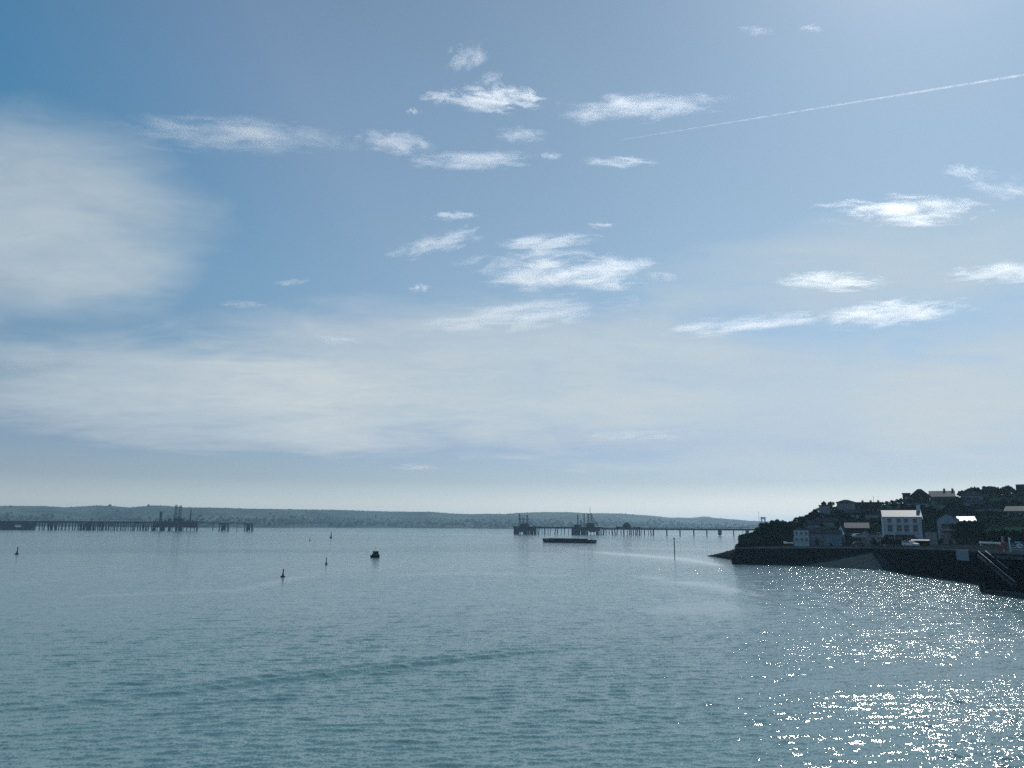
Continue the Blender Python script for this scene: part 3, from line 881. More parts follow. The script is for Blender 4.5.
def right_jetty():
    J = Jetty('oil_terminal', 510, 1030, 790, 930, 'oil terminal jetty with loading towers and long trestle at centre')
    D = J
    zt, zb = J.z(560, 526.8), J.z(560, 528.4)
    J.deck(536.1, 570.9, zb, zt, 8)
    J.deck(601.1, 790, J.z(660, 530.0), J.z(660, 528.3), 6)
    r = random.Random(9)
    def piles(a, b, lo, hi, top, wlo, whi):
        px = a
        while px < b:
            J.pile(px, top, r.uniform(wlo, whi), r.uniform(-3, 3), r.choice((0, 0, 1.6, -1.6)))
            px += r.uniform(lo, hi)
    piles(538, 550, 1.2, 2.6, zb, 0.7, 1.3)
    piles(551, 570, 2.2, 4.2, zb, 0.6, 1.5)
    zb2 = J.z(625, 529.8)
    piles(602, 640, 1.6, 3.3, zb2, 0.8, 1.9); piles(641, 651, 2.5, 4, zb2, 0.6, 1.2)
    for q in (653.2, 666.6, 679.8, 693.6, 706.6, 719.6, 733.4, 747, 761, 775):
        x = J.x(q); z1 = J.z(q, 530.0)
        for yy in (-1.8, 1.8):
            MB().bar((x, yy, -9), (x, yy, z1 - 0.01), 1.3, n=8).build('pile', M['pile'], J.o)
        if q in (719.6, 747):
            MB().box((x, 0, z1 * 0.55), (4.2, 6, z1 * 0.8)).build('anchor_pier', M['steel'], J.o)
    # two loading heads
    h1 = J.z(524, 527.6)
    J.deck(513.2, 536.08, h1, J.z(524, 526.2), 18, 'steel', -4, 'loading_deck')
    q = 513.6
    while q < 536.0:
        w = r.uniform(1.4, 3.6); b = min(q + w, 536.0)
        J.deck(q, b, -2 if r.random() < 0.75 else J.z(524, 532), h1 - 0.02, 2.5, 'steel', -11, 'fender_wall')
        q = b + r.uniform(0.3, 1.0)
    J.deck(513.6, 536.0, J.z(524, 530.6), h1 - 0.03, 2, 'steel', -9, 'crossbeam')
    for q in np.arange(513.6 + 0.5, 536.0, 3.1): J.pile(q, h1 - 0.03, 1.0, 2)
    h2 = J.z(586, 528.3)
    J.deck(571, 601, h2, J.z(586, 526.8), 18, 'steel', -4, 'loading_deck')
    q = 571.4
    while q < 600.0:
        w = r.uniform(1.4, 3.6); b = min(q + w, 600.0)
        J.deck(q, b, -2 if r.random() < 0.75 else J.z(586, 532), h2 - 0.02, 2.5, 'steel', -11, 'fender_wall')
        q = b + r.uniform(0.3, 1.0)
    J.deck(571.4, 600.0, J.z(586, 530.6), h2 - 0.03, 2, 'steel', -9, 'crossbeam')
    for q in np.arange(571.4 + 0.5, 600.0, 3.1): J.pile(q, h2 - 0.03, 1.0, 2)
    z1 = J.z(524, 526.2); z2 = J.z(586, 526.8)
    for pxs, top, nm in ((519.6, 513.8, 0), (523.2, 517.2, 0), (527.2, 514.6, 1)):
        lt = MB(); lattice(lt, J.x(pxs, -4), -4, z1, J.z(pxs, top), 1.8, 1.2, 6, 0.26); lt.build('loading_tower', M['steel'], J.o)
    lt = MB()
    for yy in (516, 519, 522): lt.bar((J.x(519.6, -4), -4, J.z(523, yy)), (J.x(527.2, -4), -4, J.z(523, yy)), 0.5)
    lt.bar((J.x(528.3, -4), -4, J.z(528, 520.5)), (J.x(534, -4), -4, J.z(534, 526)), 0.6)
    lt.build('brace_frame', M['steel'], J.o)
    J.deck(520, 528, z1 + 0.01, J.z(524, 523.4), 6, 'steel', -4, 'control_house')
    for pxs, top, w in ((577.8, 514.2, 1.4), (584.3, 513.6, 1.3), (581.0, 520, 1.2), (588.3, 514.2, 1.8), (591.6, 513.4, 1.7)):
        lt = MB(); lattice(lt, J.x(pxs, -4), -4, z2, J.z(pxs, top), w, w * 0.75, 6, 0.26); lt.build('loading_tower', M['steel'], J.o)
    lt = MB()
    lt.bar((J.x(590.2, -4), -4, J.z(590, 514)), (J.x(590.2, -4), -4, J.z(590, 507.2)), 0.55, w2=0.3)
    for yy in (514.6, 517, 520, 523): lt.bar((J.x(588.3, -4), -4, J.z(590, yy)), (J.x(591.6, -4), -4, J.z(590, yy)), 0.5)
    lt.build('flare_mast', M['steel'], J.o)
    cr = MB(); cr.bar((J.x(592, -4), -4, J.z(592, 517)), (J.x(598.5, -4), -4, J.z(598, 525.5)), 0.7); cr.bar((J.x(592, -4), -4, J.z(592, 521)), (J.x(598.5, -4), -4, J.z(598, 526)), 0.5)
    for f in (0.25, 0.5, 0.75):
        cr.bar((J.x(592 + 6.5 * f, -4), -4, J.z(592, 517 + 8.5 * f)), (J.x(592 + 6.5 * f, -4), -4, J.z(592, 521 + 5 * f)), 0.35)
    cr.build('crane_jib', M['steel'], J.o)
    J.deck(574, 581, z2 + 0.01, J.z(578, 524.6), 6, 'steel', -4, 'control_house')
    J.deck(586, 594, z2 + 0.01, J.z(578, 523.2), 6, 'steel', -4, 'control_house')
    # domed pump house and low sheds on the deck
    zd = J.z(625, 528.3)
    xa, xb = J.x(622.8), J.x(631.4); xc, w = (xa + xb) / 2, xb - xa
    h = J.z(627, 522.4) - zd
    prof = [(-0.5, 0), (-0.5, 0.42), (-0.42, 0.6), (-0.30, 0.75), (-0.22, 0.96), (0.16, 1.0), (0.27, 0.8), (0.4, 0.62), (0.5, 0.4), (0.5, 0)]
    MB().prism([(xc + p * w, -3, zd + 0.01 + q * h) for p, q in prof], (0, 6, 0)).build('pump_house', M['steel'], J.o)
    J.deck(616, 622, zd + 0.01, J.z(619, 526.6), 4, 'steel', 0, 'shed')
    J.deck(632, 640, zd + 0.01, J.z(636, 527.0), 4, 'steel', 0, 'shed')
    pr = MB(); pr.bar((J.x(601), 0, zd + 1.1), (J.x(780), 0, J.z(780, 528.0) + 0.6), 0.35)
    for q in np.arange(641, 780, 3.0): pr.bar((J.x(q), 0, J.z(q, 528.3) - 0.4), (J.x(q), 0, J.z(q, 528.3) + 0.7), 0.25)
    pr.build('pipework', M['steel'], J.o)


left_jetty()
right_jetty()

# ------------------------------------------------------------------ things afloat
def barge():
    a, b = at_z(544.5, 542.3, 0), at_z(595, 543.2, 0)
    c = (a + b) / 2; d = b - a; Lh = d.length * 0.965
    t = empty('barge', (c.x, c.y, 0), math.atan2(d.y, d.x), 'long low black barge moored in front of the oil terminal', 'barge')
    h = 2.6
    prof = [(-0.5, 1.0), (-0.5, 0.6), (-0.475, -0.3), (0.485, -0.3), (0.5, 0.35), (0.5, 0.82), (0.465, 0.82), (0.2, 0.74), (-0.44, 0.82), (-0.46, 1.08)]
    MB().prism([(x * Lh, -4, z * h) for x, z in prof], (0, 8, 0)).build('hull', M['hull_black'], t, bevel=0.08)
    MB().box((-Lh * 0.02, 0, 0.74 * h + 0.5), (Lh * 0.72, 6, 0.75)).build('hatch_coaming', M['hull_black'], t)
    for x, z in ((-0.16, 1.3), (0.3, 0.9), (0.17, 1.0), (0.44, 1.2)):
        MB().bar((x * Lh, 1, h * 0.75), (x * Lh, 1, h * 0.75 + z), 0.35, n=6).build('bollard', M['hull_black'], t)
    MB().bar((-0.1 * Lh, 0, h), (-0.1 * Lh, 0, h + 1.4), 0.12, n=6).build('light_pole', M['steel'], t)


def motor_boat():
    a, b = at_z(371.0, 557.6, 0), at_z(380.5, 557.4, 0)
    c = (a + b) / 2
    t = empty('motor_boat', (c.x, c.y, 0), R(-50), 'small dark motor boat with an upright cabin and pale bow on the open water', 'boat')
    w = (b - a).length
    L_ = 4.6
    # hull sections from stern to bow
    secs = [(-0.5, 0.95, 0.75), (-0.2, 1.0, 0.75), (0.15, 0.92, 0.82), (0.38, 0.55, 0.95), (0.5, 0.06, 1.08)]
    vs, fs = [], []
    for s, k, hh in secs:
        hw = 0.95 * k
        vs += [(s * L_, -hw, hh), (s * L_, -hw * 0.8, -0.25), (s * L_, 0, -0.4), (s * L_, hw * 0.8, -0.25), (s * L_, hw, hh)]
    for j in range(len(secs) - 1):
        for i in range(4): fs.append((j * 5 + i, j * 5 + i + 1, j * 5 + 6 + i, j * 5 + 5 + i))
        fs.append((j * 5, j * 5 + 5, j * 5 + 9, j * 5 + 4))
    fs += [(0, 1, 2, 3, 4), (20, 21, 22, 23, 24)]
    MB().add(vs, fs).build('hull', M['hull_black'], t)
    cb = MB().prism([(-1.1, -0.72, 0.78), (0.75, -0.72, 0.82), (0.55, -0.66, 2.0), (-1.0, -0.66, 2.0)], (0, 1.4, 0))
    cabin = cb.build('cabin', M['steel'], t, bevel=0.05)
    MB().box((-0.25, 0, 2.06), (1.95, 1.6, 0.1)).build('cabin_roof', M['steel'], t)
    for y, s in ((-0.725, 1), (0.7, 1)):
        MB().box((-0.2, y, 1.5), (1.1, 0.03, 0.5)).build('window', M['glass'], cabin)
    MB().bar((-0.2, 0, 2.1), (-0.2, 0, 3.1), 0.07, n=6).build('mast', M['steel'], t)
    MB().lathe([(0.001, 0), (0.14, 0.05), (0.14, 0.25), (0.001, 0.3)], (-0.2, 0, 3.1), 8).build('radar', M['steel'], t)
    MB().prism([(0.9, -0.6, 0.9), (2.2, -0.06, 1.12), (2.2, 0.06, 1.12), (0.9, 0.6, 0.9)], (0, 0, 0.06)).build('foredeck', M['white_paint'], t)
    ob = MB().box((-2.45, 0.1, 0.75), (0.35, 0.4, 0.6)).build('outboard', M['rubber'], t)


def buoy(px, py, top, label, lean=0.0, fat=1.0, name='buoy'):
    p = at_z(px, py, 0)
    H = (py - top) * p.y / F
    t = empty(name, (p.x, p.y, 0), random.uniform(0, 6), label, 'buoy', 'dark buoys on the open water')
    t.rotation_euler.x = lean
    r = 0.30 * H * fat
    MB().lathe([(r * 0.5, -0.25 * H), (r, -0.1 * H), (r * 1.05, 0.02 * H), (r * 0.95, 0.10 * H), (r * 0.5, 0.17 * H)], n=14).build('float', M['buoy'], t, True)
    MB().lathe([(r * 0.42, 0.15 * H), (r * 0.26, 0.5 * H), (r * 0.20, 0.8 * H)], n=10).build('tower', M['buoy'], t, True)
    MB().lathe([(0.02, 0.78 * H), (r * 0.32, 0.80 * H), (r * 0.30, 0.90 * H), (0.02, 1.0 * H)], n=10).build('topmark', M['buoy'], t, True)
    return t


barge()
motor_boat()
buoy(282.8, 577.0, 569.2, 'nearest dark pillar buoy, with the widest float, on the open water', 0.02)
buoy(326.2, 564.3, 558.0, 'slim dark buoy between the nearest buoy and the motor boat', -0.02, 0.8)
buoy(331.0, 538.0, 532.2, 'dark buoy far out, close under the hills', 0.0, 0.9)
buoy(309.8, 540.7, 537.3, 'smallest dark buoy, far out and just left of the one under the hills', 0.0, 0.8)
buoy(16.8, 554.3, 547.2, 'lone leaning dark buoy at the far left below the oil jetty', 0.06, 0.8)


def beacon():
    p = at_z(674.6, 553.6, 0)
    t = empty('channel_marker', (p.x, p.y, 0), 0, 'single tall thin pile standing in the water beside the pale current lines', 'marker post')
    H = (553.6 - 538.0) * p.y / F
    MB().bar((0, 0, -5), (0, 0, H), 0.42, n=10, w2=0.34).build('pile', M['pile'], t)
    MB().box((0, 0, H * 0.93), (0.5, 0.5, 0.35)).build('light', M['buoy'], t)
    rg = MB()
    for k in range(10): rg.bar((-0.22, -0.24, 0.6 + k * 0.5), (0.22, -0.24, 0.6 + k * 0.5), 0.05)
    rg.build('ladder', M['steel'], t)


beacon()

# ------------------------------------------------------------------ headland: quay walls, shingle, terrain
WALL_D = [(735, 238), (870, 225), (905, 192), (975, 161), (1024, 150), (1150, 130), (1400, 110)]
WALL_Z = [(735, 4.8), (870, 5.35), (905, 6.15), (975, 6.5), (1024, 6.7), (1400, 7)]
FLAT_D = [(735, 244), (790, 256), (840, 254), (870, 250), (885, 238), (960, 234), (1024, 222), (1150, 210), (1400, 200)]
CREST_D = [(735, 258), (752, 268), (780, 284), (820, 322), (900, 342), (1024, 352), (1150, 345), (1400, 330)]
CREST_Z = [(735, 5.0), (752, 6.2), (765, 9.0), (780, 10.5), (800, 12.5), (820, 17.5), (860, 19), (900, 21.5), (960, 24.5), (1024, 26.5), (1400, 28)]


def ground_z(px, D):
    dq, df, dc = interp(px, WALL_D), interp(px, FLAT_D), interp(px, CREST_D)
    zq, zc = interp(px, WALL_Z), interp(px, CREST_Z)
    if D <= df: return zq
    if D <= dc:
        k = (D - df) / max(1, dc - df)
        k = k + 0.12 * math.sin(k * 2 * math.pi)
        return zq + (zc - zq) * k
    k = min(1, (D - dc) / 170)
    return zc - (zc + 4) * k * k


def build_terrain():
    cols = np.arange(735, 1401, 3.0); vs = []; fs = []
    nt_ = 60
    for t in range(nt_):
        for px in cols:
            dq, dc = interp(px, WALL_D) + 0.7, interp(px, CREST_D)
            D = dq + (dc + 172 - dq) * t / (nt_ - 1)
            p = gp(px, D)
            z = ground_z(px, D)
            if D > interp(px, FLAT_D):
                z += 0.5 * mnoise.noise(Vector((p.x * 0.12, p.y * 0.12, 0)))
            vs.append((p.x, p.y, z - 0.03))
    n = len(cols)
    for j in range(nt_ - 1):
        for i in range(n - 1): fs.append((j * n + i, j * n + i + 1, (j + 1) * n + i + 1, (j + 1) * n + i))
    b = len(vs)                                     # skirt down to the sea on the open left side
    for j in range(nt_):
        v = vs[j * n]; vs.append((v[0] - 2.5, v[1], -3))
    for j in range(nt_ - 1): fs.append((j * n, (j + 1) * n, b + j + 1, b + j))
    # level quay in front, grass behind
    def is_quay(f):
        px = cols[f[0] % n] if f[0] < b else 735
        t = f[0] // n if f[0] < b else nt_
        dq, dc = interp(px, WALL_D) + 0.7, interp(px, CREST_D)
        return dq + (dc + 172 - dq) * t / (nt_ - 1) < interp(px, FLAT_D) - 1
    qf = [f for f in fs if is_quay(f)]; fs = [f for f in fs if not is_quay(f)]
    used_ = sorted({i for f in qf for i in f}); mp_ = {k: i for i, k in enumerate(used_)}
    mq = bpy.data.meshes.new('quay'); mq.from_pydata([vs[i] for i in used_], [], [tuple(mp_[i] for i in f) for f in qf])
    mq.materials.append(M['asphalt'])
    oq = bpy.data.objects.new('quay', mq); COL.objects.link(oq)
    tag(oq, 'dark level quay behind the sea walls', 'quay', kind='structure')
    me = bpy.data.meshes.new('headland'); me.from_pydata(vs, [], fs)
    for p in me.polygons: p.use_smooth = True
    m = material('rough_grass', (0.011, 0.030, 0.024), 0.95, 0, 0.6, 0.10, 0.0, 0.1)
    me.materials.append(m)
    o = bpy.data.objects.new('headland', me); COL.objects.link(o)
    tag(o, 'dark grassy headland rising behind the quay', 'headland', kind='structure')


def ribbon_wall(pts, thick, batter, name_label, end_back=None, mat='wet_stone'):
    """sea wall along quay points: (px, D) list"""
    W = []
    for px, D in pts:
        p = gp(px, D); W.append((Vector((p.x, p.y, 0)), interp(px, WALL_Z)))
    if end_back: W = [(Vector(e), z) for e, z in end_back] + W
    o = empty('sea_wall', (W[0][0].x, W[0][0].y, 0), 0, name_label, 'sea wall')
    org = Vector((W[0][0].x, W[0][0].y, 0))
    def offs(i):
        d = Vector((0, 0, 0))
        if i > 0: d += (W[i][0] - W[i - 1][0]).normalized()
        if i < len(W) - 1: d += (W[i + 1][0] - W[i][0]).normalized()
        d.normalize(); return Vector((-d.y, d.x, 0))
    wall = MB(); vs = []
    for i, (p, z) in enumerate(W):
        nn_ = offs(i); q = p - org
        vs += [q - nn_ * batter + Vector((0, 0, -3)), q + Vector((0, 0, z - 0.35)), q + nn_ * thick + Vector((0, 0, z - 0.35)), q + nn_ * thick + Vector((0, 0, -3))]
    fs = [(i * 4 + a, i * 4 + (a + 1) % 4, i * 4 + 4 + (a + 1) % 4, i * 4 + 4 + a) for i in range(len(W) - 1) for a in range(4)]
    fs += [(0, 1, 2, 3), tuple(len(vs) - 4 + i for i in range(4))]
    wall.add(vs, fs).build('wall', M[mat], o)
    cp = []
    for i, (p, z) in enumerate(W):
        nn_ = offs(i); q = p - org
        cp += [q - nn_ * 0.12 + Vector((0, 0, z - 0.345)), q - nn_ * 0.12 + Vector((0, 0, z)), q + nn_ * 0.75 + Vector((0, 0, z)), q + nn_ * 0.75 + Vector((0, 0, z - 0.345))]
    MB().add(cp, fs).build('coping', M['coping'], o)
    return o


build_terrain()
tipA = gp(735, 238); tipB = gp(741, 262)
ribbon_wall([(735, 238), (780, 233.6), (825, 229.3), (869.5, 225)], 1.1, 0.5, 'long dark outer sea wall running from the headland tip to the shingle',
            end_back=[((tipB.x - 0.5, tipB.y, 0), 4.2)])
ribbon_wall([(870.2, 225.4), (887, 208.5), (905, 192), (940, 176), (975.5, 160.8)], 1.1, 0.35, 'tall dark quay wall between the shingle slope and the stairway pier')


def build_shingle():
    cols = np.arange(738, 911, 3.0); vs, fs = [], []
    top = [(738, -0.3), (770, 0.3), (800, 1.0), (845, 3.2), (871, 4.4), (880, 3.3), (890, 2.2), (909, -0.1)]
    wl = [(738, 562.3), (760, 563.8), (800, 566.2), (850, 568.8), (880, 570.3), (911, 572.0)]
    K = 12
    for px in cols:
        dq = interp(px, WALL_D) + 0.05; zt = interp(px, top)
        pw = at_z(px, interp(px, wl), 0.0)
        dw = min(pw.y, dq - 0.6)
        for k in range(K):
            f = k / (K - 1) * 1.25
            D = dq + (dw - dq) * f
            z = zt * (1 - f) - 0.35 * max(0, f - 1) * 4 + 0.10 * mnoise.noise(Vector((px * 0.1, D * 0.4, 0)))
            p = gp(px, D); vs.append((p.x, p.y, z))
    for i in range(len(cols) - 1):
        for k in range(K - 1): fs.append((i * K + k, i * K + k + 1, (i + 1) * K + k + 1, (i + 1) * K + k))
    me = bpy.data.meshes.new('beach'); me.from_pydata(vs, [], fs)
    for p in me.polygons: p.use_smooth = True
    me.materials.append(M['shingle'])
    o = bpy.data.objects.new('beach', me); COL.objects.link(o)
    tag(o, 'grey shingle slope between the two sea walls', 'beach', kind='structure')


build_shingle()


def rock_mesh(n, seed, sx, sy, sz, mat, name):
    bm = bmesh.new(); bmesh.ops.create_icosphere(bm, subdivisions=n, radius=1)
    for v in bm.verts:
        q = v.co * 1.7 + Vector((seed, 0, 0))
        v.co *= 1 + 0.35 * mnoise.noise(q) + 0.15 * mnoise.noise(q * 3)
        v.co = Vector((v.co.x * sx, v.co.y * sy, v.co.z * sz))
    me = bpy.data.meshes.new(name); bm.to_mesh(me); bm.free(); me.materials.append(mat)
    return me


def build_spit():
    # low ridge of rock running out to the left of the wall
    vs, fs = [], []
    K = 14; cols = np.linspace(0, 1, 40)
    for c in cols:
        px = 706 + c * 40; D = 300 - c * 42
        h = 0.25 + 5.2 * c ** 1.15 if c < 0.8 else 0.25 + 5.2 * 0.8 ** 1.15
        w = 3 + 9 * c
        for k in range(K):
            f = k / (K - 1) * 2 - 1
            p = gp(px, D + f * w)
            z = h * (1 - abs(f) ** 1.6) - 0.9 * abs(f) + 0.35 * mnoise.noise(Vector((p.x * 0.5, p.y * 0.5, 2))) * (0.4 + c)
            vs.append((p.x, p.y, z))
    for i in range(len(cols) - 1):
        for k in range(K - 1): fs.append((i * K + k, i * K + k + 1, (i + 1) * K + k + 1, (i + 1) * K + k))
    me = bpy.data.meshes.new('shore'); me.from_pydata(vs, [], fs); me.materials.append(M['rock'])
    o = bpy.data.objects.new('shore', me); COL.objects.link(o)
    tag(o, 'low dark rocky spit running out from the headland tip', 'shore', kind='structure')
    p = gp(736.5, 262, 3.6)
    t = empty('shelter', p, R(-15), 'tiny dark hut with a flat roof on the rocks beside the outer wall end', 'hut')
    MB().box((0, 0, 0.45), (1.1, 1.1, 0.9)).build('wall', M['render_dark'], t)
    MB().box((0, 0, 1.0), (1.9, 1.6, 0.2)).build('roof', M['slate_dark'], t)
    p = gp(742.6, 259, 4.4)
    t = empty('flagpole', p, 0, 'thin bare pole standing on the headland tip in front of the trestle', 'pole')
    MB().bar((0, 0, -0.5), (0, 0, at(742.6, 530.2, 259).z - 4.4), 0.2, n=8, w2=0.12).build('pole', M['steel'], t)
    MB().lathe([(0.02, 0), (0.14, 0.08), (0.14, 0.18), (0.02, 0.24)], (0, 0, at(742.6, 530.2, 259).z - 4.4), 8).build('finial', M['steel'], t)


build_spit()

# ------------------------------------------------------------------ houses
def window_parts(parent, x, z, w, h, y=0.0, mat='trim'):
    """window set in a wall whose outer face lies at local y (outside is -y)"""
    fr = MB()
    t = 0.10
    fr.box((x - w / 2 + t / 2, y - 0.03, z), (t, 0.10, h)); fr.box((x + w / 2 - t / 2, y - 0.03, z), (t, 0.10, h))
    fr.box((x, y - 0.03, z + h / 2 - t / 2), (w - 2 * t, 0.10, t)); fr.box((x, y - 0.03, z - h / 2 + t / 2), (w - 2 * t, 0.10, t))
    fr.box((x, y - 0.03, z), (w - 2 * t, 0.08, 0.06))
    f = fr.build('window', M[mat], parent)
    MB().box((x, y - 0.015, z), (w - 2 * t - 0.004, 0.04, h - 2 * t - 0.004)).build('pane', M['glass'], f)
    MB().box((x, y - 0.08, z - h / 2 - 0.06), (w + 0.25, 0.2, 0.1)).build('sill', M[mat], f)
    return f


def house(name, px0, px1, D, base, eave, ridge, depth, label, wall='render_grey', roof='slate', shape='gable', wins=(), yaw=0.0,
          chimneys=(), overhang=0.3, cat='house', group=None, door=None, wall_depth_below=3.0):
    """px0..px1 facade columns, pixel rows of base, eave and ridge at distance D; local -y faces the water"""
    pm = (px0 + px1) / 2
    zb = at(pm, base, D).z; ze = at(pm, eave, D).z - zb; zr = at(pm, ridge, D).z - zb
    c = gp(pm, D, zb)
    az = math.atan2(c.x, c.y)
    W = (px1 - px0) * D / F * math.cos(az)          # the facade is turned square to the water
    t = empty(name, c, -az + yaw, label, cat, group)
    hw = W / 2
    # walls
    wb = MB()
    if shape == 'gable_front':
        wb.prism([(-hw, 0, -wall_depth_below), (hw, 0, -wall_depth_below), (hw, 0, ze), (0, 0, zr), (-hw, 0, ze)], (0, depth, 0))
    elif shape == 'gable':
        wb.prism([(-hw, 0, -wall_depth_below), (-hw, depth, -wall_depth_below), (-hw, depth, ze), (-hw, depth / 2, zr), (-hw, 0, ze)], (W, 0, 0))
    else:
        wb.box((0, depth / 2, (ze - wall_depth_below) / 2), (W, depth, ze + wall_depth_below))
    w_ = wb.build('wall', M[wall], t)
    oh = overhang; th = 0.18
    rb = MB()
    if shape == 'gable':
        sl = (zr - ze) / (depth / 2)
        for s in (0, 1):
            y0, y1 = (-oh, depth / 2) if s == 0 else (depth + oh, depth / 2)
            z0 = ze - oh * sl
            P = [(-hw - oh, y0, z0 + 0.02), (hw + oh, y0, z0 + 0.02), (hw + oh, y1, zr + 0.02), (-hw - oh, y1, zr + 0.02)]
            rb.add([Vector(p) for p in P] + [Vector(p) + Vector((0, 0, th)) for p in P], [(0, 1, 2, 3), (4, 5, 6, 7), (0, 1, 5, 4), (1, 2, 6, 5), (2, 3, 7, 6), (3, 0, 4, 7)])
    elif shape == 'gable_front':
        sl = (zr - ze) / hw
        for s in (-1, 1):
            P = [(s * (hw + oh), -oh, ze - oh * sl + 0.02), (s * (hw + oh), depth + oh, ze - oh * sl + 0.02), (0, depth + oh, zr + 0.02), (0, -oh, zr + 0.02)]
            rb.add([Vector(p) for p in P] + [Vector(p) + Vector((0, 0, th)) for p in P], [(0, 1, 2, 3), (4, 5, 6, 7), (0, 1, 5, 4), (1, 2, 6, 5), (2, 3, 7, 6), (3, 0, 4, 7)])
    elif shape == 'hip':
        ins = min(hw * 0.8, depth / 2)
        E = [(-hw - oh, -oh, ze), (hw + oh, -oh, ze), (hw + oh, depth + oh, ze), (-hw - oh, depth + oh, ze)]
        rg = [(-hw + ins, depth / 2, zr), (hw - ins, depth / 2, zr)]
        vs = [Vector(p) + Vector((0, 0, 0.01)) for p in E] + [Vector(p) + Vector((0, 0, 0.15)) for p in E] + [Vector(p) for p in rg]
        rb.add(vs, [(0, 1, 2, 3), (0, 1, 5, 4), (1, 2, 6, 5), (2, 3, 7, 6), (3, 0, 4, 7), (4, 5, 9, 8), (6, 7, 8, 9), (5, 6, 9), (7, 4, 8)])
    elif shape == 'mono':       # single slope falling towards the water
        P = [(-hw - oh, -oh, ze + 0.02), (hw + oh, -oh, ze + 0.02), (hw + oh, depth, zr + 0.02), (-hw - oh, depth, zr + 0.02)]
        rb.add([Vector(p) for p in P] + [Vector(p) + Vector((0, 0, th)) for p in P], [(0, 1, 2, 3), (4, 5, 6, 7), (0, 1, 5, 4), (1, 2, 6, 5), (2, 3, 7, 6), (3, 0, 4, 7)])
    else:                        # flat
        rb.box((0, depth / 2, ze + 0.14), (W + 0.5, depth + 0.5, 0.26))
    rf = rb.build('roof', M[roof], t)
    for fx, hgt in chimneys:
        ch = MB().box((fx * hw, depth / 2, zr + hgt / 2 - 0.3), (0.9, 0.7, hgt + 0.6))
        co = ch.build('chimney', M['brick'], rf)
        pot = MB()
        for dx in (-0.22, 0.22): pot.lathe([(0.12, 0), (0.1, 0.45)], (fx * hw + dx, depth / 2, zr + hgt), 8)
        pot.build('chimney_pot', M['brick'], rf)
    for (fx, fz, ww, hh) in wins:     # fractions of the facade
        window_parts(t, fx * hw, fz * ze, ww, hh)
    if door:
        MB().box((door * hw, -0.04, 1.0), (0.95, 0.1, 2.0)).build('door', M['steel'], t)
    return t, W, ze, zr


def grid(cols, rows, w, h):
    return [(c, r, w, h) for r in rows for c in cols]


# the large pale house on the quay, with a bright roof
t, W, ze, zr = house('house', 883.6, 921.6, 226, 545, 517.3, 510.6, 9.5, 'large pale quayside house of four window bays under a bright white roof', 'render_white', 'roof_pale',
                     'gable', [], yaw=R(4), overhang=0.15)
for fx in (-0.66, -0.18, 0.2, 0.66):
    window_parts(t, fx * W / 2, ze * 0.88, 1.25, 1.35)
    window_parts(t, fx * W / 2, ze * 0.60, 1.45, 2.0)
for fx in (-0.6, 0.1, 0.6): window_parts(t, fx * W / 2, ze * 0.18, 1.5, 1.6)
MB().box((0, -0.12, ze * 0.415), (W - 0.1, 0.24, 0.22)).build('string_course', M['trim'], t)
MB().box((0, -0.07, ze * 0.735), (W * 0.86, 0.14, 0.16)).build('string_course', M['trim'], t)
for s in (-1, 1):
    MB().box((s * (W / 2 - 0.25), -0.05, ze * 0.7), (0.5, 0.09, ze * 0.55)).build('quoin', M['trim'], t)
MB().prism([(W / 2 + 0.16, -0.2, ze - 0.3), (W / 2 + 0.16, 4.75, zr + 0.4), (W / 2 + 0.16, 9.7, ze - 0.3), (W / 2 + 0.16, 9.7, ze - 0.7), (W / 2 + 0.16, 4.75, zr), (W / 2 + 0.16, -0.2, ze - 0.7)], (0.25, 0, 0)).build('parapet', M['render_white'], t)
MB().box((W / 2 - 0.1, 4.75, zr + 0.8), (0.8, 1.6, 1.6)).build('chimney', M['render_white'], t)
MB().box((-W * 0.1, -1.1, ze * 0.2), (W * 0.75, 2.0, ze * 0.33)).build('porch', M['render_dark'], t)
for fx in (-0.35, -0.1, 0.15): MB().box((fx * W, -2.11, ze * 0.17), (1.3, 0.03, ze * 0.24)).build('arch_opening', M['glass'], t)

# cottages at the left end of the quay
house('cottage', 793.4, 808, 246, 543.6, 530.2, 527.2, 7, 'small white two storey cottage, leftmost on the quay', 'render_white', 'slate', 'hip',
      grid((-0.62, 0.05, 0.68), (0.78, 0.30), 0.85, 1.0), overhang=0.1, chimneys=((0.5, 0.9),))
house('terrace', 808.4, 823, 248, 545, 533.6, 529.8, 7, 'low dim grey row of cottages joined to the white cottage', 'render_grey', 'slate', 'gable',
      grid((-0.7, -0.2, 0.3, 0.75), (0.62,), 0.8, 1.1), overhang=0.15, chimneys=((0.8, 0.8),), door=0.05)
house('cottage', 823.2, 841, 243, 546, 534.0, 530.6, 7.5, 'pale blue grey cottage with one window over another, right of the low row', 'panel_blue', 'slate', 'gable',
      [(-0.45, 0.70, 1.1, 1.0), (-0.45, 0.26, 1.2, 1.0)], overhang=0.15, chimneys=((-0.9, 0.8),))
house('boathouse', 835.5, 846.5, 262, 545, 530.2, 523.4, 8, 'dark round gabled boathouse behind the blue grey cottage', 'render_dark', 'slate', 'gable_front', [(0, 0.5, 1.4, 1.6)], overhang=0.2)
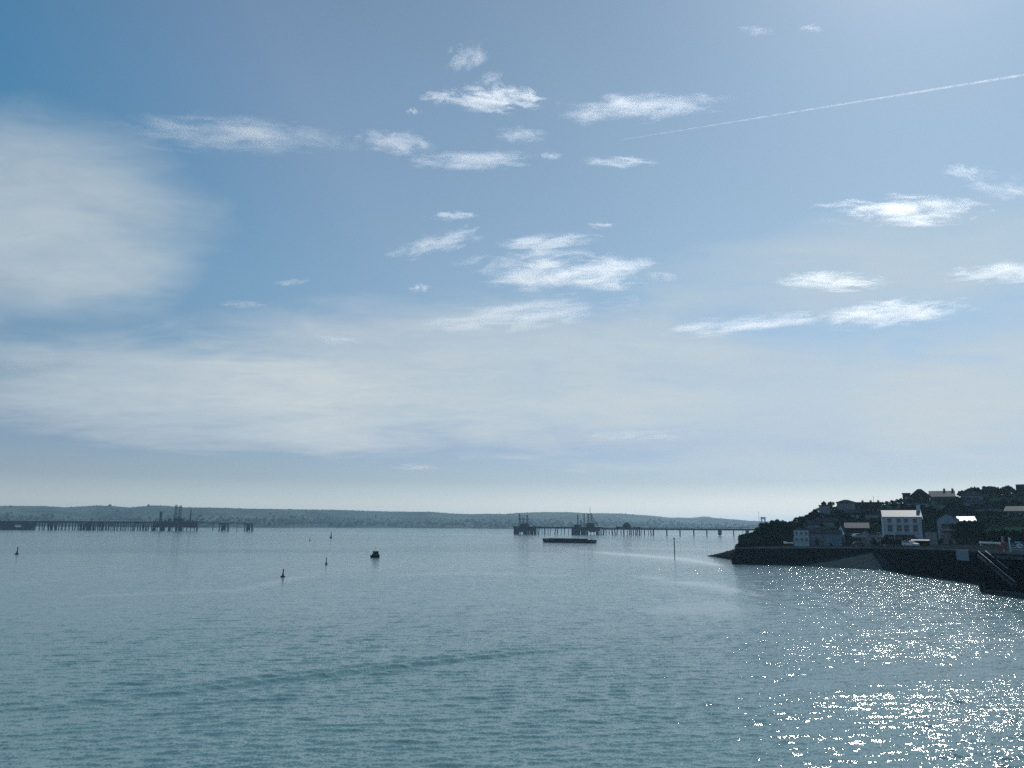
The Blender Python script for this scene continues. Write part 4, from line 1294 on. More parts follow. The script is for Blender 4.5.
# bright pyramid roofed garden pavilion in front of it
def pavilion():
    D = 252; p = gp(840.6, D, at(840.6, 533.4, D).z)
    t = empty('pavilion', p, R(-22), 'small bright white pyramid roofed pavilion beside the grey roofed house', 'pavilion')
    w = 1.05
    MB().lathe([(w, 0.02), (0.06, at(840, 525.8, D).z - p.z)], n=4).build('roof', M['roof_shiny'], t)
    MB().box((0, 0, -0.17), (2.0, 2.0, 0.34)).build('eaves', M['white_paint'], t)
    for sx in (-0.8, 0.8):
        for sy in (-0.8, 0.8): MB().bar((sx, sy, -3.2), (sx, sy, -0.35), 0.15).build('post', M['trim'], t)
    MB().box((0, 0, -3.3), (2.2, 2.2, 0.3)).build('floor', M['concrete'], t)
pavilion()
house('house', 845.8, 867.6, 262, 543, 528.0, 523.2, 9, 'low house with a plain grey roof over dark walls', 'render_dark', 'slate_lit', 'gable',
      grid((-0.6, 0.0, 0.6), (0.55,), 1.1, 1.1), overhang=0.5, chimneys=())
house('shed', 860.5, 868.5, 246, 542, 533.4, 530.2, 6, 'small grey gabled shed right of the silver car', 'render_grey', 'slate_dark', 'gable_front', [(0, 0.45, 0.9, 0.9)], overhang=0.15, cat='shed')
house('garage', 868.8, 882.0, 247, 542, 534.2, 531.8, 7, 'low grey garage block left of the large pale house', 'render_grey', 'slate', 'flat', grid((-0.5, 0.4), (0.5,), 1.6, 1.2), cat='garage')
# right of the large house
house('store', 924.6, 936.0, 224, 545, 532.0, 531.0, 5, 'low pink rubble stone store right of the large pale house', 'render_pink', 'slate', 'flat', [], cat='store')
t, W, ze, zr = house('house', 937.5, 959.0, 230, 545, 519.6, 513.4, 11, 'pale gable fronted house with a dark shaded balcony', 'render_pale', 'slate', 'gable_front', [], overhang=0.25)
MB().box((W * 0.06, -0.9, ze * 0.80), (W * 0.72, 1.8, 0.16)).build('balcony_roof', M['slate_dark'], t)
MB().box((W * 0.06, -0.02, ze * 0.66), (W * 0.70, 0.05, ze * 0.2)).build('balcony_window', M['glass'], t)
MB().box((W * 0.06, -0.9, ze * 0.54), (W * 0.72, 1.8, 0.16)).build('balcony_floor', M['concrete'], t)
br = MB()
for k in range(13): br.bar((W * 0.06 + W * 0.7 * (k / 12 - 0.5), -1.75, ze * 0.55), (W * 0.06 + W * 0.7 * (k / 12 - 0.5), -1.75, ze * 0.61), 0.04)
br.bar((-W * 0.29, -1.75, ze * 0.615), (W * 0.41, -1.75, ze * 0.615), 0.06); br.build('railing', M['alu'], t)
for fx in (-0.5, 0.0, 0.5): window_parts(t, fx * W / 2 * 1.2, ze * 0.28, 1.2, 1.9)
house('annexe', 959.3, 976, 235, 545, 521.6, 516.6, 10, 'wing with a dazzling white sheet roof beside the gable fronted house', 'render_grey', 'roof_shiny', 'mono', grid((-0.4, 0.4), (0.3,), 1.2, 1.4), yaw=R(2))
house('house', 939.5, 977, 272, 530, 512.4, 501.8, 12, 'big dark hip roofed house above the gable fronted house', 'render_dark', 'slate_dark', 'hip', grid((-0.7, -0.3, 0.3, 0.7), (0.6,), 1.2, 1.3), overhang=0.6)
# terraces and houses climbing the hill on the right
house('terrace', 977.5, 1003, 285, 526, 508.5, 503.6, 9, 'dim blue grey terrace halfway up the hill behind the pier', 'render_grey', 'slate_dark', 'gable', grid((-0.8, -0.4, 0.0, 0.4, 0.8), (0.75, 0.4), 1.0, 1.2), chimneys=((-0.95, 0.9), (0.4, 0.9)))
house('house', 1006, 1034, 276, 526, 511.2, 506.4, 9, 'house with a lit grey roof at the right edge halfway up the hill', 'render_grey', 'slate_lit', 'gable', grid((-0.7, -0.3, 0.3), (0.6,), 1.1, 1.2), yaw=R(-10))
# skyline
house('house', 838.4, 856.6, 322, 513, 502.6, 499.4, 9, 'pale hip roofed house on the skyline at the left of the hilltop', 'render_grey', 'slate', 'hip', grid((-0.6, 0, 0.6), (0.55,), 1.2, 1.3), overhang=0.4)
t, W, ze, zr = house('terrace', 857.0, 882, 326, 515, 506.5, 502.2, 9, 'long dark roofed terrace on the skyline with a thin aerial', 'render_dark', 'slate_dark', 'gable', grid((-0.8, -0.4, 0, 0.4, 0.8), (0.5,), 1.0, 1.1), chimneys=((-0.4, 0.7), (0.25, 0.7), (0.85, 0.7)))
MB().bar((W * 0.24, 4.5, zr), (W * 0.24, 4.5, zr + 2.8), 0.16, n=6).build('aerial', M['steel'], t)
house('bungalow', 820.5, 831.2, 316, 512, 505.6, 504.4, 7, 'small flat roofed bungalow among the trees left of the skyline houses', 'render_grey', 'slate_lit', 'flat', grid((-0.4, 0.4), (0.5,), 1.3, 1.2))
house('house', 905.2, 913, 340, 506, 493.6, 493.0, 8, 'square flat topped block at the left of the highest roofs', 'render_dark', 'slate_dark', 'flat', [(0, 0.6, 1.2, 1.3)])
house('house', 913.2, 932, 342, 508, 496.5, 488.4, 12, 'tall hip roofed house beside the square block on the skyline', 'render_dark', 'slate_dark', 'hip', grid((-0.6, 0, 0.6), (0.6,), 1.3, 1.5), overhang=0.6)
house('house', 932.4, 957.5, 344, 508, 496.8, 490.8, 11, 'skyline house with two chimneys on its grey roof', 'render_grey', 'slate_lit', 'gable', grid((-0.6, 0, 0.6), (0.55,), 1.3, 1.5), chimneys=((0.22, 1.0), (0.88, 1.0)))
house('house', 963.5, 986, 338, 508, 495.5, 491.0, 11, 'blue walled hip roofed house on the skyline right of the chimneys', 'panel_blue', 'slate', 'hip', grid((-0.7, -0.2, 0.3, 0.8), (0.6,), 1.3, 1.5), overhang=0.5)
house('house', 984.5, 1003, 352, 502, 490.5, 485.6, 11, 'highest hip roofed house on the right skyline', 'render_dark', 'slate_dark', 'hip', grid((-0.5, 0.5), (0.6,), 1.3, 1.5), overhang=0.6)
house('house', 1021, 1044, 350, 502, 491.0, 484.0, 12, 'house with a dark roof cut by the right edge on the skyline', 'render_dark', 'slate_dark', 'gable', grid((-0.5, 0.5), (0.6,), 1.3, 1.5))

# more roofs packed up the slope
house('house', 979, 991.5, 262, 534, 524.0, 519.6, 8, 'dim house behind the barrier with its roof just above the quay bushes', 'render_grey', 'slate_dark', 'gable', grid((-0.5, 0.4), (0.6,), 1.1, 1.3), chimneys=((0.8, 0.8),), yaw=R(-8))
house('house', 993, 1006, 268, 531, 521.6, 517.0, 8, 'blue walled house between two dim houses behind the pier deck', 'panel_blue', 'slate', 'gable', grid((-0.6, 0.0, 0.6), (0.6,), 1.0, 1.2), chimneys=((-0.8, 0.8),))
house('house', 1009, 1026, 258, 534, 523.4, 518.2, 8, 'dim gabled house nearest the right edge behind the teal railing', 'render_grey', 'slate', 'gable_front', grid((-0.4, 0.4), (0.6,), 1.1, 1.3))
house('cottage', 807.5, 820, 278, 532, 524.2, 520.6, 7, 'pale blue grey cottage on the slope above the white cottage', 'panel_blue', 'slate', 'gable', grid((-0.5, 0.4), (0.55,), 1.0, 1.1), chimneys=((0.7, 0.7),))
house('cottage', 822, 834, 284, 530, 521.8, 518.4, 7, 'dim cottage above the blue grey cottage, left of the dark boathouse', 'render_grey', 'slate', 'gable', grid((-0.5, 0.4), (0.55,), 1.0, 1.1), chimneys=((-0.7, 0.7),))
house('house', 866, 880, 296, 524, 514.4, 510.4, 8, 'dim house on the slope left of the bright main roof', 'render_grey', 'slate_dark', 'hip', grid((-0.5, 0.4), (0.55,), 1.1, 1.2))
house('house', 846, 861, 300, 521, 513.0, 509.6, 8, 'dim house below the pale skyline house', 'render_dark', 'slate', 'gable', grid((-0.6, 0.0, 0.6), (0.55,), 1.0, 1.1), chimneys=((0.85, 0.7),))
house('terrace', 908, 930, 318, 512, 503.0, 499.6, 8, 'grey terrace under the square block and the tall hip roof', 'render_grey', 'slate_dark', 'gable', grid((-0.75, -0.25, 0.25, 0.75), (0.6,), 1.0, 1.2), chimneys=((-0.5, 0.8), (0.5, 0.8)))
house('house', 966, 988, 312, 514, 502.6, 498.0, 9, 'blue grey house below the blue walled skyline house', 'panel_blue', 'slate', 'hip', grid((-0.6, 0.0, 0.6), (0.6,), 1.2, 1.3))
house('house', 1004, 1020, 314, 512, 501.6, 497.4, 9, 'dim house below the large round skyline tree', 'render_grey', 'slate', 'gable', grid((-0.5, 0.5), (0.6,), 1.2, 1.3), chimneys=((0.7, 0.8),))

# ------------------------------------------------------------------ parked vehicles on the quay
def car(px, D, z, rz, paint, label, van=False, name='parked_car'):
    p = gp(px, D, z)
    t = empty(name, p, rz, label, 'van' if van else 'car', 'vehicles parked on the quay')
    if van:
        prof = [(-2.4, 0.35), (-2.4, 1.95), (-2.2, 2.1), (1.2, 2.1), (1.75, 1.35), (2.35, 1.1), (2.45, 0.35)]
        glass = [(1.05, 1.35), (1.68, 1.35), (1.2, 2.0), (0.75, 2.0), (0.75, 1.35)]
    else:
        prof = [(-2.05, 0.3), (-2.1, 0.85), (-1.95, 1.0), (-1.45, 1.42), (0.25, 1.46), (0.95, 0.98), (1.9, 0.85), (2.05, 0.6), (2.05, 0.3)]
        glass = [(-1.7, 1.0), (-1.35, 1.36), (0.2, 1.39), (0.75, 1.0)]
    MB().prism([(x, -0.85, zz) for x, zz in prof], (0, 1.7, 0)).build('body', M[paint], t, bevel=0.06)
    for y in (-0.862, 0.842): MB().prism([(x, y, zz) for x, zz in glass], (0, 0.02, 0)).build('side_window', M['glass'], t)
    a, b = (glass[1], glass[2]) if van else ((0.97, 1.02), (0.30, 1.42))
    MB().add([(a[0] + 0.03, -0.7, a[1]), (a[0] + 0.03, 0.7, a[1]), (b[0] + 0.03, 0.62, b[1]), (b[0] + 0.03, -0.62, b[1]),
              (a[0] - 0.1, -0.7, a[1] - 0.1), (a[0] - 0.1, 0.7, a[1] - 0.1), (b[0] - 0.1, 0.62, b[1] - 0.1), (b[0] - 0.1, -0.62, b[1] - 0.1)],
             [(0, 1, 2, 3), (4, 5, 6, 7), (0, 1, 5, 4), (1, 2, 6, 5), (2, 3, 7, 6), (3, 0, 4, 7)]).build('windscreen', M['glass'], t)
    for x in (-1.3, 1.3):
        for y in (-0.8, 0.8):
            w = MB().lathe([(0.32, -0.1), (0.33, 0.0), (0.32, 0.1)], n=14)
            w.v = [(x + v[0], y + v[2], 0.33 + v[1]) for v in w.v]
            wo = w.build('wheel', M['rubber'], t)
            h = MB().lathe([(0.18, -0.11), (0.18, 0.11)], n=10); h.v = [(x + v[0], y + v[2] * 1.05, 0.33 + v[1]) for v in h.v]
            h.build('hub', M['alu'], wo)
    fx = 2.4 if van else 2.03
    for y in (-0.6, 0.6): MB().box((fx, y, 0.72), (0.08, 0.3, 0.16)).build('headlight', M['alu'], t)
    return t


car(857.6, 244.5, 5.3 + 2.3, R(20), 'car_silver', 'silver car with a bright roof parked below the grey roofed house')
car(858.8, 234, 5.35, R(-12), 'car_dark', 'dark car parked just behind the sea wall below the silver car')
car(909.2, 205, 6.15, R(-68), 'car_white', 'small white car parked end on in front of the large pale house')


def low_shed():
    D = 212; z = 6.2
    p = gp(919, D, z)
    W = 16 * D / F
    t = empty('shelter', p, -math.atan2(p.x, p.y), 'long low open shelter with a thin pale roof in front of the stone store', 'shelter')
    zt = at(919, 540.4, D).z - z
    MB().box((0, 0.8, zt), (W, 2.2, 0.22), rot=Matrix.Rotation(R(6), 3, 'X')).build('roof', M['roof_pale'], t)
    MB().box((0, 1.85, zt / 2 - 0.1), (W - 0.2, 0.1, zt - 0.1)).build('back_wall', M['render_dark'], t)
    for k in range(5): MB().bar((W * (k / 4 - 0.5) * 0.96, -0.15, 0), (W * (k / 4 - 0.5) * 0.96, -0.15, zt - 0.25), 0.12).build('post', M['steel'], t)


low_shed()
# pale swooping sign of a small boat hull on the left of the quay
def dinghy(px, py, D, rz, label, ln=2.8):
    p = at(px, py, D)
    t = empty('dinghy', p, rz, label, 'dinghy', 'small boats drawn up on the quay')
    secs = [(-0.5, 0.8, 0.45), (-0.1, 1.0, 0.42), (0.25, 0.8, 0.5), (0.5, 0.05, 0.72)]
    vs, fs = [], []
    for s, k, hh in secs:
        w = 0.62 * k
        vs += [(s * ln, -w, hh), (s * ln, -w * 0.6, 0.08), (s * ln, 0, 0), (s * ln, w * 0.6, 0.08), (s * ln, w, hh)]
    for j in range(3):
        for i in range(4): fs.append((j * 5 + i, j * 5 + i + 1, j * 5 + 6 + i, j * 5 + 5 + i))
    fs.append((0, 1, 2, 3, 4))
    o = MB().add(vs, fs).build('hull', M['white_paint'], t)
    sm = o.modifiers.new('thickness', 'SOLIDIFY'); sm.thickness = 0.05
    for s in (-0.2, 0.12): MB().box((s * ln, 0, 0.34), (0.25, 1.0, 0.05)).build('thwart', M['trim'], t)


dinghy(788.4, 543.9, 238.5, R(150), 'white dinghy drawn up on the quay left of the white cottage')

# ------------------------------------------------------------------ stairway pier at the right
def pier():
    z = 6.7
    A, B, C, Dd = gp(976.5, 141.5), gp(1090, 115.5), gp(1150, 131), gp(974.5, 161.5)
    t = empty('pier', (A.x, A.y, 0), 0, 'dark solid pier with a stairway at the right edge', 'pier')
    q = [Vector((p.x - A.x, p.y - A.y, -3)) for p in (A, B, C, Dd)]
    MB().prism(q, (0, 0, z + 2.6)).build('wall', M['wet_stone'], t)
    zd = z - 0.395
    q2 = [Vector((v.x, v.y, zd)) for v in q]
    MB().prism(q2, (0, 0, 0.39)).build('deck', M['concrete'], t)
    u = (B - A).normalized(); n = Vector((u.y, -u.x, 0))      # n points to the water
    Lf = (B - A).length
    # timber fender piles on the face
    for k in range(9):
        s = 1.0 + k * 3.6
        p = u * s + n * 0.2
        if s < Lf: MB().bar((p.x, p.y, -3), (p.x, p.y, z - 0.5), 0.34, n=8).build('fender_pile', M['pile'], t)
    # pale kerb along the edge, starting beyond the stair head
    s0 = (gp(994, 138) - A).dot(u)
    a = u * s0 + n * 0.05; b = u * Lf + n * 0.05
    MB().bar((a.x, a.y, z - 0.62), (b.x, b.y, z - 0.62), 0.3, 0.42).build('kerb', M['coping'], t)
    # corner post with a white band
    p = gp(975.4, 140.7) - A
    pb = MB().bar((p.x, p.y, -3), (p.x, p.y, 1.6), 0.5, n=10).build('mooring_post', M['pile'], t)
    p = gp(978.2, 140.1) - A
    MB().box((p.x, p.y, 1.0), (0.35, 0.3, 1.3)).build('ladder_plate', M['coping'], t)
    # stairway from the deck down to the pontoon, with white rails
    st = empty('gangway', (A.x, A.y, 0), 0, 'steep stairway with two white handrails down the pier face', 'gangway')
    def fp(px, py, off):
        """point on the stair plane, off metres in front of the pier face"""
        d = CAMROT @ Vector(((px - 512) / F, (384 - py) / F, -1.0))
        o = Vector((0, 0, EYE)); P0 = A + n * off
        k = (P0 - o).dot(n) / d.dot(n)
        return o + d * k
    def rel(v): return (v.x - A.x, v.y - A.y, v.z)
    a, b = fp(977.5, 555.5, 1.0), fp(1012.5, 585.5, 1.0)
    sb = MB(); sb.bar(rel(a), rel(b), 0.14, 0.34)
    a2, b2 = a - n * 0.75, b - n * 0.75
    sb.bar(rel(a2), rel(b2), 0.14, 0.34); sb.build('stringer', M['coping'], st)
    tr = MB()
    for k in range(22):
        f = (k + 0.5) / 22; c = a.lerp(b, f) - n * 0.375
        tr.box(rel(c), (0.34, 0.66, 0.05), rz=math.atan2(u.y, u.x))
    tr.build('tread', M['coping'], st)
    for (x0, y0, x1, y1, off) in ((978.0, 551.0, 1015.2, 582.0, 1.05), (985.2, 550.6, 1008, 568.6, 0.2)):
        h = MB(); p0, p1 = fp(x0, y0, off), fp(x1, y1, off)
        h.bar(rel(p0), rel(p1), 0.085, n=8); h.build('handrail', M['alu'], st)
        bl = MB()
        for k in range(9):
            c = p0.lerp(p1, (k + 0.3) / 9)
            bl.bar(rel(c), rel(c - Vector((0, 0, 0.85))), 0.05, n=6)
        bl.build('baluster', M['steel'], st)
    # floating pontoon
    pa, pb_ = fp(990, 589.5, 1.4), fp(1080, 596.5, 1.4)
    cpt = (pa + pb_) / 2
    pt = empty('pontoon', (cpt.x, cpt.y, 0), math.atan2(u.y, u.x), 'low floating pontoon with a pale edge at the foot of the stairway', 'pontoon')
    Lp = (Vector((pb_.x, pb_.y, 0)) - Vector((pa.x, pa.y, 0))).length
    MB().box((0, 0, 0.05), (Lp, 2.2, 0.7)).build('float', M['rubber'], pt)
    MB().box((0, 0, 0.48), (Lp + 0.1, 2.3, 0.14)).build('deck', M['coping'], pt)
    for k in (-0.3, 0.1, 0.4): MB().box((Lp * k, -0.9, 0.67), (0.3, 0.12, 0.2)).build('cleat', M['steel'], pt)
    # barrier with white arm on the deck
    P = gp(1001.0, 144, z)
    bg = empty('barrier', P, -math.atan2(P.x, P.y), 'red barrier post with a long white arm on the pier deck', 'barrier')
    hh = at(1001, 536.2, 144).z - z
    MB().bar((0, 0, 0), (0, 0, hh), 0.40, n=10, w2=0.30).build('post', M['pink_paint'], bg)
    MB().box((0.02, -0.02, hh * 0.44), (0.52, 0.5, hh * 0.42)).build('motor_box', M['red_paint'], bg)
    MB().box((-0.45, 0.1, hh * 0.28), (0.55, 0.4, hh * 0.34)).build('counterweight', M['red_paint'], bg)
    La = (1000 - 979.5) * 140 / F; za = hh * 0.56
    arm = MB().bar((-0.2, 0, za), (-La, 0, za + 0.08), 0.30, n=4).build('arm', M['white_paint'], bg)
    MB().box((-La * 0.42, 0, za + 0.02), (0.55, 0.325, 0.325)).build('band', M['mint_paint'], arm)
    MB().bar((-La * 0.98, 0, za + 0.05), (-La * 0.93, 0, za - 0.55), 0.14, n=6).build('arm_prop', M['white_paint'], bg)
    # teal railing with a pale post and a blue figure-like lifebuoy stand
    P = gp(1012, 142.5, z)
    rl = empty('railing', P, math.atan2(u.y, u.x), 'teal railing along the pier deck right of the barrier', 'railing')
    mb = MB()
    for zz in (0.45, 0.85, 1.25): mb.bar((-0.9, 0, zz), (9, 0, zz), 0.07, n=6)
    mb.build('rail', M['teal_paint'], rl)
    for k in range(8): MB().bar((-0.85 + k * 1.35, 0, 0), (-0.85 + k * 1.35, 0, 1.35), 0.09, n=8).build('post', M['teal_paint'], rl)
    P = gp(1007.6, 142.6, z)
    mp_ = empty('signpost', P, 0, 'short pale mint post at the left end of the teal railing', 'post')
    hp = at(1007.6, 537.6, 142.6).z - z
    MB().bar((0, 0, 0), (0, 0, hp), 0.24, n=10).build('post', M['mint_paint'], mp_)
    MB().box((0.1, -0.02, hp - 0.25), (0.4, 0.26, 0.3)).build('sign_board', M['mint_paint'], mp_)
    P = gp(1017.3, 141.6, z)
    lb = empty('lifebuoy_stand', P, R(-28), 'light blue lifebuoy stand in front of the teal railing', 'lifebuoy stand')
    MB().bar((0, 0, 0), (0, 0, 1.9), 0.12, n=8).build('post', M['blue_paint'], lb)
    MB().bar((0.1, -0.05, 1.0), (0.45, -0.05, 0.1), 0.1, n=6).build('strut', M['blue_paint'], lb)
    bm = bmesh.new()
    me = bpy.data.meshes.new('lifebuoy'); vs, fs = [], []
    for i in range(20):
        for j in range(8):
            a_, b_ = i / 20 * 2 * math.pi, j / 8 * 2 * math.pi
            r_ = 0.33 + 0.09 * math.cos(b_)
            vs.append((r_ * math.cos(a_), -0.14 + 0.09 * math.sin(b_), 1.15 + r_ * math.sin(a_)))
            fs.append((i * 8 + j, ((i + 1) % 20) * 8 + j, ((i + 1) % 20) * 8 + (j + 1) % 8, i * 8 + (j + 1) % 8))
    MB().add(vs, fs).build('lifebuoy', M['white_paint'], lb, True)
    MB().box((-0.2, 0, 1.8), (0.9, 0.08, 0.3)).build('sign_board', M['blue_paint'], lb)


pier()


def wall_panel():
    # pale square panel hanging on the quay wall
    px0, px1 = 956.2, 968.0
    pa, pb = gp(px0, interp(px0, [(940, 176), (975.5, 160.8)])), gp(px1, interp(px1, [(940, 176), (975.5, 160.8)]))
    d = (pb - pa); c = (pa + pb) / 2; nn_ = Vector((d.y, -d.x, 0)).normalized()
    zt, zb = at(962, 550.2, c.y).z, at(962, 560.2, c.y).z
    loc = c + nn_ * 0.42 + Vector((0, 0, (zt + zb) / 2))
    t = empty('notice_board', loc, math.atan2(d.y, d.x), 'square blue grey board fixed to the quay wall near the stairway', 'board')
    h = zt - zb
    MB().box((0, 0, 0), (d.length, 0.15, h)).build('board', M['panel_blue'], t)
    fr = MB()
    for s in (-1, 1):
        fr.box((s * d.length / 2, -0.02, 0), (0.12, 0.2, h + 0.1)); fr.box((0, -0.02, s * h / 2), (d.length - 0.13, 0.2, 0.1))
    fr.build('frame', M['render_grey'], t)


wall_panel()

# low rail along the quay and lamp posts
def quay_lamp(px, D, top, label):
    z = ground_z(px, D); p = gp(px, D, z); h = at(px, top, D).z - z
    t = empty('street_lamp', p, 0, label, 'street lamp', 'street lamps on the headland')
    MB().bar((0, 0, -0.3), (0, 0, h), 0.14, n=8, w2=0.08).build('pole', M['alu'], t)
    MB().bar((0, 0, h), (-0.7, -0.2, h + 0.1), 0.07, n=6).build('arm', M['alu'], t)
    MB().box((-0.85, -0.24, h + 0.08), (0.5, 0.22, 0.12)).build('lamp_head', M['alu'], t)


quay_lamp(894, 222, 534.5, 'street lamp before the left half of the large pale house')
quay_lamp(879.5, 236, 533, 'street lamp beside the low grey garage block')

# ------------------------------------------------------------------ trees and scrub
def leaf_cloud(r, lobes, n, size):
    """leaf clumps spread through a few lobes"""
    mb_v, mb_f = [], []
    for k in range(n):
        cx, cy, cz, rx, rz_ = r.choice(lobes)
        while True:
            v = Vector((r.uniform(-1, 1), r.uniform(-1, 1), r.uniform(-1, 1)))
            if 0.25 < v.length < 1: break
        v = v * (0.75 + 0.3 * r.random()) if r.random() < 0.6 else v
        p = Vector((cx + v.x * rx, cy + v.y * rx, cz + v.z * rz_))
        q = Matrix.Rotation(r.uniform(0, 6.28), 3, Vector((r.gauss(0, 1), r.gauss(0, 1), r.gauss(0, 1))).normalized())
        s = size * r.uniform(0.6, 1.3)
        b = len(mb_v)
        for dx, dy in ((-1, -0.5), (0.2, -0.9), (1, 0.3), (-0.2, 0.9)):
            mb_v.append(tuple(p + q @ Vector((dx * s, dy * s * 0.8, 0))))
        mb_f.append((b, b + 1, b + 2, b + 3))
    return mb_v, mb_f


def tree_proto(seed, name, leaf, wide=1.0):
    r = random.Random(seed)
    t = empty(name, (0, 0, -500))
    lobes = []
    trunk = MB()
    trunk.bar((0, 0, -0.1), (0, 0, 0.42), 0.075, n=8, w2=0.05)
    for k in range(r.randint(6, 8)):
        a = r.uniform(0, 6.28); d = r.uniform(0.05, 0.34) * wide; z = r.uniform(0.34, 0.78)
        rad = r.uniform(0.14, 0.24)
        lobes.append((d * math.cos(a), d * math.sin(a), z, rad * wide, rad * 0.8))
        trunk.bar((0, 0, r.uniform(0.25, 0.4)), (d * math.cos(a) * 0.9, d * math.sin(a) * 0.9, z), 0.03, n=5, w2=0.012)
    lobes.append((r.uniform(-0.1, 0.1), 0, 0.8, 0.16, 0.17))
    lobes.append((0, 0, 0.5, 0.30 * wide, 0.25))
    trunk.build('trunk', M['bark'], t)
    v, f = leaf_cloud(r, lobes, 1500, 0.045)
    MB().add(v, f).build('crown', M[leaf], t)
    return t


protos = {}
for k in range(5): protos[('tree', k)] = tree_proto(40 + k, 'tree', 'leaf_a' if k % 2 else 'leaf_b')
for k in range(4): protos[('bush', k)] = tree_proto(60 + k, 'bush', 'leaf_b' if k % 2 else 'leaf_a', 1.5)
used = set()
rt = random.Random(5)


def plant(kind, px, D, top, label, group=None, wide=1.0, k=None):
    k = rt.randrange(5 if kind == 'tree' else 4) if k is None else k
    pr = protos[(kind, k)]
    z = ground_z(px, D)
    h = max(1.2, at(px, top, D).z - z)
    o = pr if (kind, k) not in used else copy_tree(pr)
    used.add((kind, k))
    o.location = gp(px, D, z - 0.05)
    o.rotation_euler = (0, 0, rt.uniform(0, 6.28))
    o.scale = (h * wide, h * wide, h)
    tag(o, label, 'tree' if kind == 'tree' else 'bush', group)
    return o


# skyline of the headland from its tip to the right edge (column, distance, row of the top, width factor)
G1 = 'trees on the headland tip'
L1 = 'dark tree in the thick clump on the headland tip left of the white cottage'
for px, D, top, w in ((752, 266, 531.5, 1.3), (757, 268, 527.5, 1.2), (762, 270, 523.5, 1.2), (767, 272, 521.2, 1.1), (772, 276, 519.5, 1.0), (778, 279, 518.4, 1.1),
                      (784, 281, 519.4, 1.0), (760, 258, 530, 1.3), (768, 261, 527, 1.2), (776, 263, 526, 1.2), (784, 266, 524, 1.1), (790, 284, 520.6, 1.2), (748, 262, 538, 1.4)):
    plant('tree', px, D, top, L1, G1, w)
G2 = 'trees on the left slope'
L2 = 'dark tree on the slope between the headland tip and the flat roofed bungalow'
for px, D, top, w in ((796, 292, 518.5, 1.1), (802, 297, 515.6, 1.1), (808, 303, 514, 1.1), (813, 309, 512, 1.0), (816, 313, 508.6, 0.9), (801, 280, 521, 1.1), (792, 272, 525, 1.1), (811, 288, 519, 1.1)):
    plant('tree', px, D, top, L2, G2, w * 1.3)
plant('tree', 826, 322, 500.6, 'tree rising just behind the flat roofed bungalow', None, 0.75)
plant('tree', 832, 324, 500.8, 'tree between the bungalow and the pale skyline house', None, 0.75)
plant('tree', 848, 330, 499.6, 'tree top showing over the pale skyline house', None, 0.6)
G3 = 'trees along the middle skyline'
L3 = 'dark tree on the skyline between the long terrace and the square block'
for px, D, top, w in ((884, 338, 503.5, 0.9), (889, 340, 501.0, 0.9), (894, 341, 499.6, 0.9), (899, 342, 498.6, 0.9), (904, 343, 497.6, 0.9), (886, 328, 505.5, 1.0), (896, 330, 502.5, 1.0)):
    plant('tree', px, D, top, L3, G3, w * 1.45)
G7 = 'trees along the right skyline'
L7 = 'dark tree in the ragged row along the right skyline'
for px, D, top, w in ((962, 348, 491.5, 1.1), (966, 349, 489.8, 1.1), (972, 350, 487.8, 1.1), (980, 351, 486.2, 1.2), (989, 356, 485.6, 1.3), (997, 356, 486.0, 1.2), (1001, 349, 488.5, 1.1), (1014, 352, 485.6, 1.3), (1024, 354, 486.5, 1.3), (958, 347, 494.5, 1.1)):
    plant('tree', px, D, top, L7, G7, w)
plant('tree', 976, 345, 486.5, 'tree behind the blue walled hip roofed house', None, 0.8)
plant('tree', 969, 345, 489.2, 'low tree at the left end of the blue walled house roof', None, 0.7)
plant('tree', 983, 347, 486.6, 'tree between the blue walled house and the highest roof', None, 0.8)
plant('tree', 1011, 345, 484.8, 'large round tree on the right skyline beside the highest roof', None, 1.15, 2)
plant('tree', 1005, 347, 487.5, 'smaller tree tucked against the highest roof', None, 0.9)
plant('tree', 1018, 347, 487.5, 'tree between the large round tree and the right edge roof', None, 0.9)
# trees among the houses
G4 = 'trees among the hillside houses'
L4 = 'dark tree filling a gap among the hillside houses'
for px, D, top, w in ((906, 318, 503, 1.1), (915, 312, 503.5, 1.1), (924, 310, 504, 1.1), (932, 300, 505, 1.0), (926, 280, 514, 1.0), (932, 262, 520, 1.0), (928, 250, 525, 0.9),
                      (985, 312, 501.5, 1.1), (995, 310, 499.5, 1.2), (1006, 310, 498, 1.2), (1016, 308, 498, 1.2), (1024, 306, 500, 1.2), (975, 305, 503.5, 1.0),
                      (1001, 262, 513.5, 1.1), (1012, 258, 515, 1.1), (1022, 256, 516, 1.1), (990, 256, 516.5, 1.1), (981, 262, 516, 1.0),
                      (872, 285, 517, 1.1), (880, 270, 521, 1.1), (866, 300, 512.5, 1.1), (876, 303, 511.5, 1.1), (850, 300, 514, 1.0), (835, 290, 519, 1.0), (823, 280, 523, 1.0), (828, 300, 513, 0.9), (842, 305, 511.5, 1.0), (858, 312, 510.5, 1.0)):
    plant('tree', px, D, top, L4, G4, w * 1.25)
G5 = 'bushes in front of the dazzling roof'
L5 = 'dark bush in the row screening the foot of the dazzling white roof'
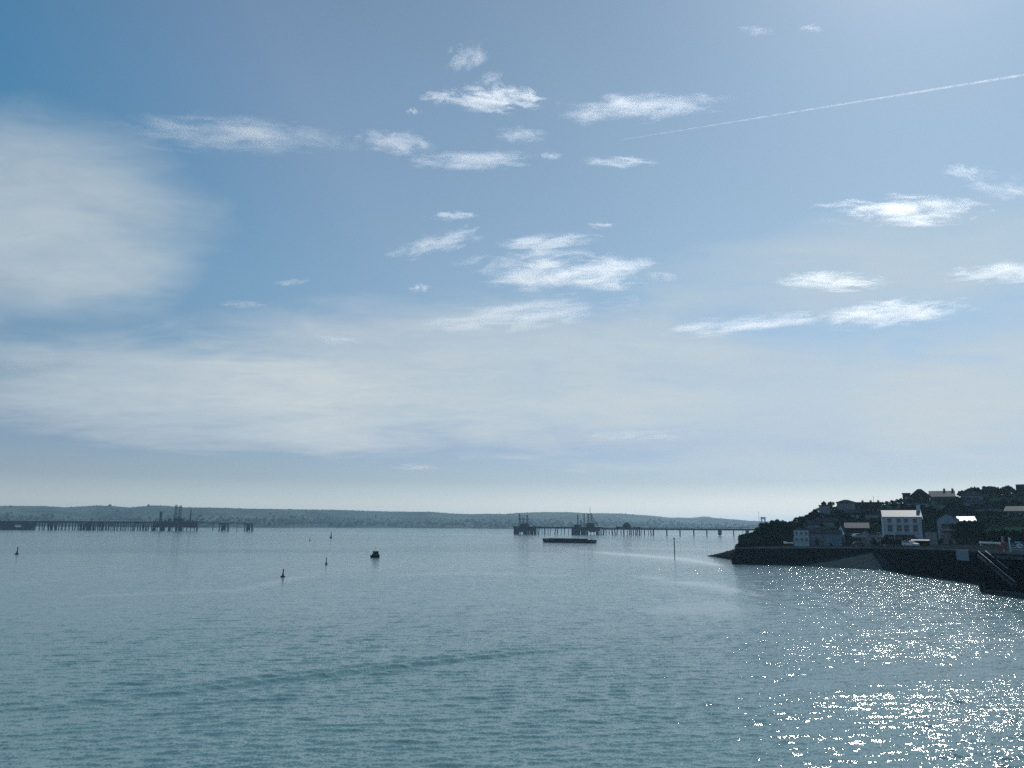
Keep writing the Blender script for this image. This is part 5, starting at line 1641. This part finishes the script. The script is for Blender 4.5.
for px, D, top, w in ((960.5, 225, 520.3, 1.1), (963.5, 225, 519.2, 1.0), (967, 224, 519.6, 1.0), (970.5, 224, 519.0, 1.0), (973.8, 224, 518.4, 1.0), (978, 222, 520, 1.1), (964, 219, 527, 0.9), (972, 218, 528, 1.0)):
    plant('tree', px, D, top, L5, G5, w * 0.7)
G6 = 'bushes on the quay'
L6 = 'dark bush on the quay in front of the houses'
for px, D, top, w in ((887, 220, 537.5, 0.8), (893, 219, 538.5, 0.8), (899, 219, 539, 0.8), (884, 224, 535, 0.7), (940, 216, 538.5, 0.8), (949, 214, 540, 0.8), (957, 212, 539, 0.8), (983, 205, 531, 1.0), (992, 203, 529, 1.0), (1002, 200, 528, 1.1), (1013, 198, 529, 1.1), (1023, 196, 528, 1.1), (977, 200, 536, 0.9), (830, 238, 543, 0.8), (872, 238, 538.5, 0.9), (846, 240, 541, 0.9)):
    plant('bush', px, D, top, L6, G6, w)
for k_ in list(protos):
    if k_ not in used:
        for ch in list(protos[k_].children): bpy.data.objects.remove(ch)
        bpy.data.objects.remove(protos[k_])


def scrub():
    r = random.Random(77); vs, fs = [], []
    for k in range(52000):
        px = r.uniform(738, 1060)
        df, dc = interp(px, FLAT_D), interp(px, CREST_D)
        D = r.uniform(df - 1, dc + 12)
        p = gp(px, D)
        pn = mnoise.noise(Vector((p.x * 0.07, p.y * 0.07, 0)))
        if px > 792 and pn < -0.05: continue
        z = ground_z(px, D)
        hmax = (0.5 + 1.6 * max(0, pn + 0.35)) * (1.5 if px < 792 else 1)
        s = r.uniform(0.18, 0.42)
        c = Vector((p.x, p.y, z + r.random() ** 0.7 * hmax))
        q = Matrix.Rotation(r.uniform(0, 6.28), 3, Vector((r.gauss(0, 1), r.gauss(0, 1), r.gauss(0, 1))).normalized())
        b = len(vs)
        for dx, dy in ((-1, -0.5), (0.2, -0.9), (1, 0.3), (-0.2, 0.9)): vs.append(tuple(c + q @ Vector((dx * s, dy * s, 0))))
        fs.append((b, b + 1, b + 2, b + 3))
    me = bpy.data.meshes.new('scrub'); me.from_pydata(vs, [], fs); me.materials.append(M['scrub'])
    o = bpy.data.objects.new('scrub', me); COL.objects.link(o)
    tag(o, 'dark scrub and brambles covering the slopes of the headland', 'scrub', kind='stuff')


scrub()
